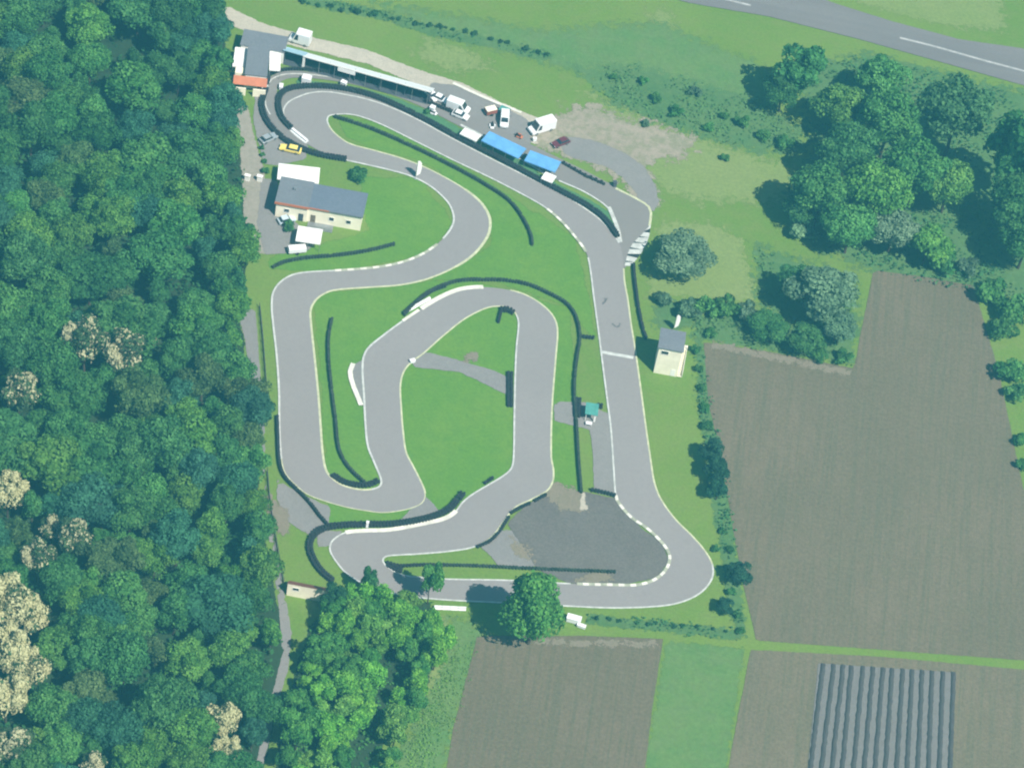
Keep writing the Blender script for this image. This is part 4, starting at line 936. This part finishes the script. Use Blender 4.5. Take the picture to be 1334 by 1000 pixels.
# hedge line across the upper meadow
for i, x in enumerate([395,402,415,428,433,446,461,466,483,490,503,512,520,541,549,560,574,581,590,607,618,640,652,661,685,702,713]):
    f = (x-395)/340; y = 3 + 72*f + TR.uniform(-2,2) - 6*math.sin(math.pi*f)
    seg = ['left', 'middle', 'right'][min(2, int(f*3))]
    bs(x, y, TR.uniform(5,12), 'bush', jit((.045,.12,.05), .2), f'low shrub in the {seg} third of the thin hedge across the upper meadow', group=f'hedge shrubs across the upper meadow, {seg} third')
# tufts along the lower boundary ditch
for i, x in enumerate(range(775, 960, 17)):
    bs(x + TR.uniform(-6,6), 804 + (x-775)*.1 + TR.uniform(-2,2), TR.uniform(5,9), 'bush', jit((.045,.125,.055),.2), 'low tuft of the thin dark hedge under the lower straight', group='tufts of the hedge under the lower straight')

# bright grove at the bottom
TR.seed(11)
gpoly = [(at(x,y).x, at(x,y).y) for x,y in [(420,835),(442,800),(490,790),(540,800),(566,832),(578,856),(558,892),(540,925),(520,970),(505,1020),(492,1075),(352,1075),(370,965),(392,890)]]
def inpoly(P, x, y):
    c = False; n = len(P)
    for i in range(n):
        ax, ay = P[i]; bx, by = P[(i+1) % n]
        if (ay > y) != (by > y) and x < ax + (y-ay)*(bx-ax)/(by-ay): c = not c
    return c
def seg_dist(p, a, b):
    t = max(0, min(1, (p-a).dot(b-a)/(b-a).length_squared)); return (p - (a + (b-a)*t)).length
gap0, gap1 = at(508,885), at(452,1050)
gx = [p[0] for p in gpoly]; gy = [p[1] for p in gpoly]; placed = []
for _ in range(6000):
    x = TR.uniform(min(gx), max(gx)); y = TR.uniform(min(gy), max(gy))
    p = Vector((x, y, 0))
    if not inpoly(gpoly, x, y) or seg_dist(p, gap0, gap1) < 2.7: continue
    if any((p-q).length < 3.1 for q in placed): continue
    placed.append(p)
special = [(430,752,20,'slim'),(470,742,22,'slim')]
def describe(items, zones, tints, tail, words):
    pass
def pix(p, z=0):
    d = p + Vector((0,0,z)) - CAM; k = F / d.dot(fwd); return 667 + d.dot(RT)*k, 500 - d.dot(UP)*k
USED = {}
def uniq(base, entries):
    """entries sharing a base label get told apart by where they stand among each other"""
    n = len(entries)
    if n == 1: return [base]
    xs_ = [e[0] for e in entries]; ys_ = [e[1] for e in entries]
    horiz = (max(xs_)-min(xs_)) > (max(ys_)-min(ys_))
    order = sorted(range(n), key=lambda i: entries[i][0] if horiz else entries[i][1])
    if n == 2: w = ['left of two','right of two'] if horiz else ['upper of two','lower of two']
    else:
        o_ = ['', 'second', 'third', 'fourth', 'fifth', 'sixth', 'seventh', 'eighth', 'ninth', 'tenth', 'eleventh', 'twelfth'] + ['%dth' % i for i in range(13, 60)]
        w = [('leftmost' if horiz else 'uppermost')] + [f'{o_[i]} from {"left" if horiz else "top"}' for i in range(1, n-1)] + [('rightmost' if horiz else 'lowest')]
    res = [None]*n
    for r_, i in enumerate(order): res[i] = base + ', ' + w[r_]
    return res
def plant(items, group, cat, name):
    """items: (pos, kind, scale, zs, tint, base label)"""
    by = {}
    for i, it in enumerate(items): by.setdefault(it[5], []).append(i)
    lab = {}
    for b, idx in by.items():
        for i, l in zip(idx, uniq(b, [pix(items[i][0], 6) for i in idx])): lab[i] = l
    for i, (p, k, sc, zs, tint, b) in enumerate(items): tree_at(p, k, sc, tint, lab[i], cat, group, name, zs)
items = []
for p in placed:
    px, py = pix(p, 5); v = 'top' if py < 795 else 'upper part' if py < 835 else 'middle' if py < 880 else 'lower part' if py < 935 else 'bottom'
    hx = 'left edge' if px < 440 - (py-760)*.3 else 'right edge' if px > 545 - (py-800)*.55 else 'inside'
    q = TR.random(); tint, tn = ((jit(BR), 'bright green') if q < .5 else (jit((.07,.22,.045)), 'green') if q < .8 else (jit((.13,.29,.055)), 'yellow green'))
    items.append((p, 'young', TR.uniform(.8,1.2), TR.uniform(.8,1.1), tint, f'{tn} young tree, {v} of the bright grove {hx}'))
plant(items, 'young trees of the bright grove', 'tree', 'young_tree')
tree_px(562,756,34,'young',(.085,.25,.05),'pointed green tree rising over the lower straight left of round tree','tree',name='young_tree',zs=1.7)
tree_px(480,756,24,'young',(.05,.16,.055),'darker tree at the grove top overlapping the lower hairpin asphalt','tree',name='young_tree',zs=1.9)
tree_px(436,778,40,'young',(.03,.095,.04),'dark tree at the grove top beside the cream shed','tree',name='young_tree',zs=1.0)

def undergrowth(name, poly, dens, hmax, leaf, tint, seed, clump=.12):
    rnd = np.random.RandomState(seed)
    P = [at(x, y) for x, y in poly]; P = [(p.x, p.y) for p in P]
    xs_ = [p[0] for p in P]; ys_ = [p[1] for p in P]
    n = int((max(xs_)-min(xs_))*(max(ys_)-min(ys_))*dens)
    X = rnd.uniform(min(xs_), max(xs_), n); Y = rnd.uniform(min(ys_), max(ys_), n); D = sdf(P, X, Y)
    cl = np.zeros(n)
    for i in range(7):
        kx, ky, ph = rnd.normal()*clump*6.28*.5, rnd.normal()*clump*6.28*.5, rnd.uniform(0, 6.28); cl += np.sin(kx*X+ky*Y+ph)
    cl = np.clip(.5 + cl/5, 0, 1)
    ok = (D > rnd.uniform(-1.0, 1.5, n)) & (rnd.uniform(0, 1, n) < cl*1.3); X, Y, cl = X[ok], Y[ok], cl[ok]; n = len(X)
    Z = hmax*cl*rnd.uniform(.35, 1, n)**.7 + .08
    Nn = np.stack([rnd.normal(0,.5,n), rnd.normal(0,.5,n), np.ones(n)], 1); Nn /= np.linalg.norm(Nn, axis=1)[:,None]
    a = rnd.uniform(0, 6.28, n); T = np.stack([np.cos(a), np.sin(a), np.zeros(n)], 1); T -= Nn*(T*Nn).sum(1)[:,None]; T /= np.linalg.norm(T, axis=1)[:,None]; B2 = np.cross(Nn, T)
    sz = (leaf*rnd.uniform(.5, 1.3, n))[:,None]; C0 = np.stack([X, Y, Z], 1)
    V = np.stack([C0-T*sz, C0-B2*sz*.7, C0+T*sz, C0+B2*sz*.7], 1).reshape(-1, 3); V[:,2] = np.maximum(V[:,2], .03)
    me = bpy.data.meshes.new(name); me.from_pydata(V.tolist(), [], np.arange(4*n).reshape(-1,4).tolist()); me.update()
    t_ = me.attributes.new('tone', 'FLOAT', 'FACE'); t_.data.foreach_set('value', np.clip(cl*.6+.2+rnd.normal(0,.15,n), 0, 1).astype(np.float32))
    me.materials.append(M['leaf']); o = bpy.data.objects.new(name, me); COL.objects.link(o); o.color = (*tint, 1)
    return tag(o, kind='stuff')
SC = (.075,.175,.058)
undergrowth('scrub_growth', [(745,88),(830,85),(900,105),(985,130),(1040,165),(1055,200),(1000,200),(935,185),(860,160),(800,135)], 2.2, .7, .3, SC, 1)
undergrowth('scrub_growth', [(905,410),(1000,415),(1110,440),(1112,475),(1060,465),(960,450),(900,440)], 3, .8, .3, SC, 2)
undergrowth('scrub_growth', [(985,320),(1110,360),(1120,440),(1000,410),(985,380)], 1.6, .6, .3, SC, 3)
undergrowth('scrub_growth', [(1040,90),(1130,75),(1334,125),(1400,200),(1400,400),(1280,390),(1140,350),(1060,320),(1020,260),(1060,200)], 2.2, 1.3, .35, (.05,.14,.055), 4)
undergrowth('hedge_growth', [(385,-4),(440,2),(500,15),(570,38),(640,50),(720,72),(718,80),(640,60),(560,45),(490,23),(400,7)], 3, .6, .28, (.045,.125,.05), 5)
undergrowth('hedge_growth', [(903,440),(916,440),(924,520),(943,600),(953,690),(963,760),(970,830),(958,830),(945,760),(928,640),(912,540)], 4, 1.3, .3, (.042,.13,.052), 6)
undergrowth('hedge_growth', [(765,801),(950,818),(968,824),(966,832),(900,826),(765,811)], 4, .6, .28, (.05,.14,.055), 7)
undergrowth('weed_growth', [(585,800),(630,822),(592,950),(572,1060),(480,1060),(530,960),(580,860)], 5.0, .35, .2, (.115,.215,.05), 8)
undergrowth('understorey', [(-120,-60),(285,-60),(285,20),(296,130),(312,200),(318,330),(305,400),(316,500),(328,620),(345,760),(362,850),(340,940),(325,1080),(-150,1080)], 1.5, 3.0, .55, (.035,.11,.04), 10, .08)
undergrowth('weed_growth', [(588,850),(560,905),(535,965),(510,1075),(545,1075),(578,950),(602,860)], 6.0, .5, .22, (.11,.24,.045), 12)
undergrowth('understorey', [(405,815),(440,790),(560,785),(578,830),(540,920),(460,1040),(440,1080),(350,1080),(375,930),(395,860)], 2.0, 1.6, .4, (.06,.19,.045), 11)

# the wood on the left
TR.seed(3)
edge_pts = [(-80,280),(0,282),(40,285),(100,288),(160,296),(220,308),(280,318),(340,320),(400,304),(440,306),(480,316),(540,330),(600,332),(660,336),(720,342),(780,352),(830,362),(870,352),(930,338),(1000,328),(1090,318)]
def limit(y):
    for (a, xa), (b, xb) in zip(edge_pts, edge_pts[1:]):
        if a <= y <= b: return xa + (xb-xa)*(y-a)/(b-a)
    return 300
zones = [(70,'by the restaurant'),(150,'by the hairpin'),(215,'by the yellow car'),(300,'by the clubhouse'),(380,'below the clubhouse'),(460,'beside the straight top'),(540,'beside the straight middle'),(620,'beside the straight bottom'),(700,'by the lower hairpin'),(780,'by the shed'),(860,'opposite the grove top'),(930,'opposite the grove middle'),(2000,'at the bottom')]
blooms = [(8,785,66,'bloom','topmost cream flowering tree of the drift at the left edge of the photo'),(36,800,48,'bloom','cream flowering tree on the right of the left edge drift, upper'),(10,845,62,'bloom','cream flowering tree in the middle of the drift at the left edge'),(38,872,50,'bloom','cream flowering tree on the right of the left edge drift, lower'),(8,905,62,'bloom','lowest full cream flowering tree of the drift at the left edge'),(290,935,42,'bloom','upper of two cream flowering trees near the bottom beside the grove'),(296,980,42,'bloom','lower of two cream flowering trees near the bottom beside the grove'),(10,640,52,'bloom','cream flowering tree at the left edge above the flowering drift'),(50,725,44,'halfbloom','half flowering pale tree just above the cream drift'),(95,700,46,'halfbloom','half flowering pale tree right of the one above the cream drift'),(66,690,32,'halfbloom','small half flowering tree topmost of the trio above the drift'),(112,446,60,'halfbloom','left half flowering tree of the pair in the middle of the wood'),(162,460,56,'halfbloom','right half flowering tree of the pair in the middle of the wood'),(25,510,50,'halfbloom','half flowering tree at the left edge level with the left straight'),(15,970,54,'halfbloom','pale flowering tree in the bottom left corner of the photo'),(120,1000,36,'halfbloom','pale flowering tree cut by the bottom edge of the wood'),(198,447,22,'halfbloom','tiny pale flowering crown right of the half flowering pair')]
taken = []
for x, y, d, k, l in blooms:
    t = tree_px(x, y, d, k, (.06,.115,.05), l, 'tree', 'flowering trees of the wood', 'flowering_tree', 1.3); taken.append((Vector((t.location.x, t.location.y, 0)), d/12.5))
wood = []
tries = 0
while tries < 30000 and len(wood) < 296:
    tries += 1
    y = TR.uniform(-70, 1075); x = TR.uniform(-75, limit(y))
    big = TR.random()
    rad = TR.uniform(4.0, 6.0) if big < .62 else TR.uniform(6.0, 7.6) if big < .8 else TR.uniform(2.6, 4.0)
    if x > limit(y) - 40: rad = min(rad, TR.uniform(3.2, 4.6))
    if TR.random() < .35 and 60 < y < 120 and 90 < x < 160: continue
    p = at(x + 0, y, 8.0 * rad/5.2 * .9); p.z = 0
    ok = True
    for q, rq in taken:
        if (p-q).length < (rad+rq)*.6: ok = False; break
    if any(abs(p.x-q.x) < rq*.8 and 0 < q.y-p.y < 9 for q, rq in taken[:17]) and TR.random() < .85: continue
    if not ok: continue
    taken.append((p, rad)); wood.append((p, rad, x, y))
items = []
for p, rad, x, y in wood:
    zn = next(t for lim, t in zones if y < lim)
    dpt = limit(y) - x
    dep = "on the wood's lane edge" if dpt < 32 else "behind the wood's edge" if dpt < 85 else 'in mid wood' if dpt < 190 else 'deep in the wood' if x > 30 else "at the wood's outer border"
    q = TR.random(); tint, tn = ((jit(DK,.18), 'dark green') if q < .32 else (jit((.045,.145,.08),.15), 'bluish green') if q < .46 else (jit((.085,.155,.055),.15), 'olive') if q < .58 else (jit(MD,.18), 'mid green') if q < .82 else (jit(YG,.15), 'yellowish'))
    items.append((p, 'tall' if rad < 3.9 and TR.random() < .6 else 'broad', rad/5.2 if rad >= 3.9 else rad/4.4, TR.uniform(.85,1.2) if rad < 6 else TR.uniform(.7,.9), tint, f'{"broad" if rad > 4.6 else "smaller"} {tn} tree {dep} {zn}'))
plant(items, 'trees of the dense wood', 'tree', 'broadleaf_tree')

# ------------------------------------------------------------------ light, sky, air
SUN_EL = R(53.5); sdir = Vector((.73, -.68, 0)).normalized()
sd = bpy.data.lights.new('sun', 'SUN'); sd.energy = 5.0; sd.angle = R(.5); sd.color = (1, .93, .84)
so = bpy.data.objects.new('sun', sd); COL.objects.link(so)
tov = Vector((sdir.x*math.cos(SUN_EL), sdir.y*math.cos(SUN_EL), math.sin(SUN_EL)))
so.rotation_euler = tov.to_track_quat('Z', 'Y').to_euler(); so.location = (100, -100, 300)
w = bpy.data.worlds.new('World'); S.world = w; w.use_nodes = True
wt = w.node_tree; bg = wt.nodes['Background']; sky = wt.nodes.new('ShaderNodeTexSky'); sky.sky_type = 'NISHITA'; sky.sun_disc = False
sky.sun_elevation = SUN_EL; sky.sun_rotation = math.atan2(sdir.x, sdir.y); sky.dust_density = 1.5; sky.altitude = 300
wt.links.new(sky.outputs[0], bg.inputs[0]); bg.inputs[1].default_value = .044

mb = MB(); mb.box(-2600, 2600, -1600, 4100, -1, CAM.z + 6)
hz = mb.build('haze', None); tag(hz, kind='stuff')
hm, ht = nt('haze'); pv = ht.nodes.new('ShaderNodeVolumePrincipled')
pv.inputs['Color'].default_value = (.13, .62, .90, 1); pv.inputs['Density'].default_value = .00032; pv.inputs['Anisotropy'].default_value = .1
ho = ht.nodes.new('ShaderNodeOutputMaterial'); ht.links.new(pv.outputs[0], ho.inputs['Volume']); hz.data.materials.append(hm)

S.render.engine = 'CYCLES'
S.cycles.max_bounces = 6; S.cycles.diffuse_bounces = 3; S.cycles.volume_bounces = 1; S.cycles.transparent_max_bounces = 12
S.cycles.use_denoising = True
S.cycles.filter_width = 2.1
S.view_settings.view_transform = 'Standard'; S.view_settings.look = 'None'; S.view_settings.gamma = 1; S.view_settings.exposure = .78
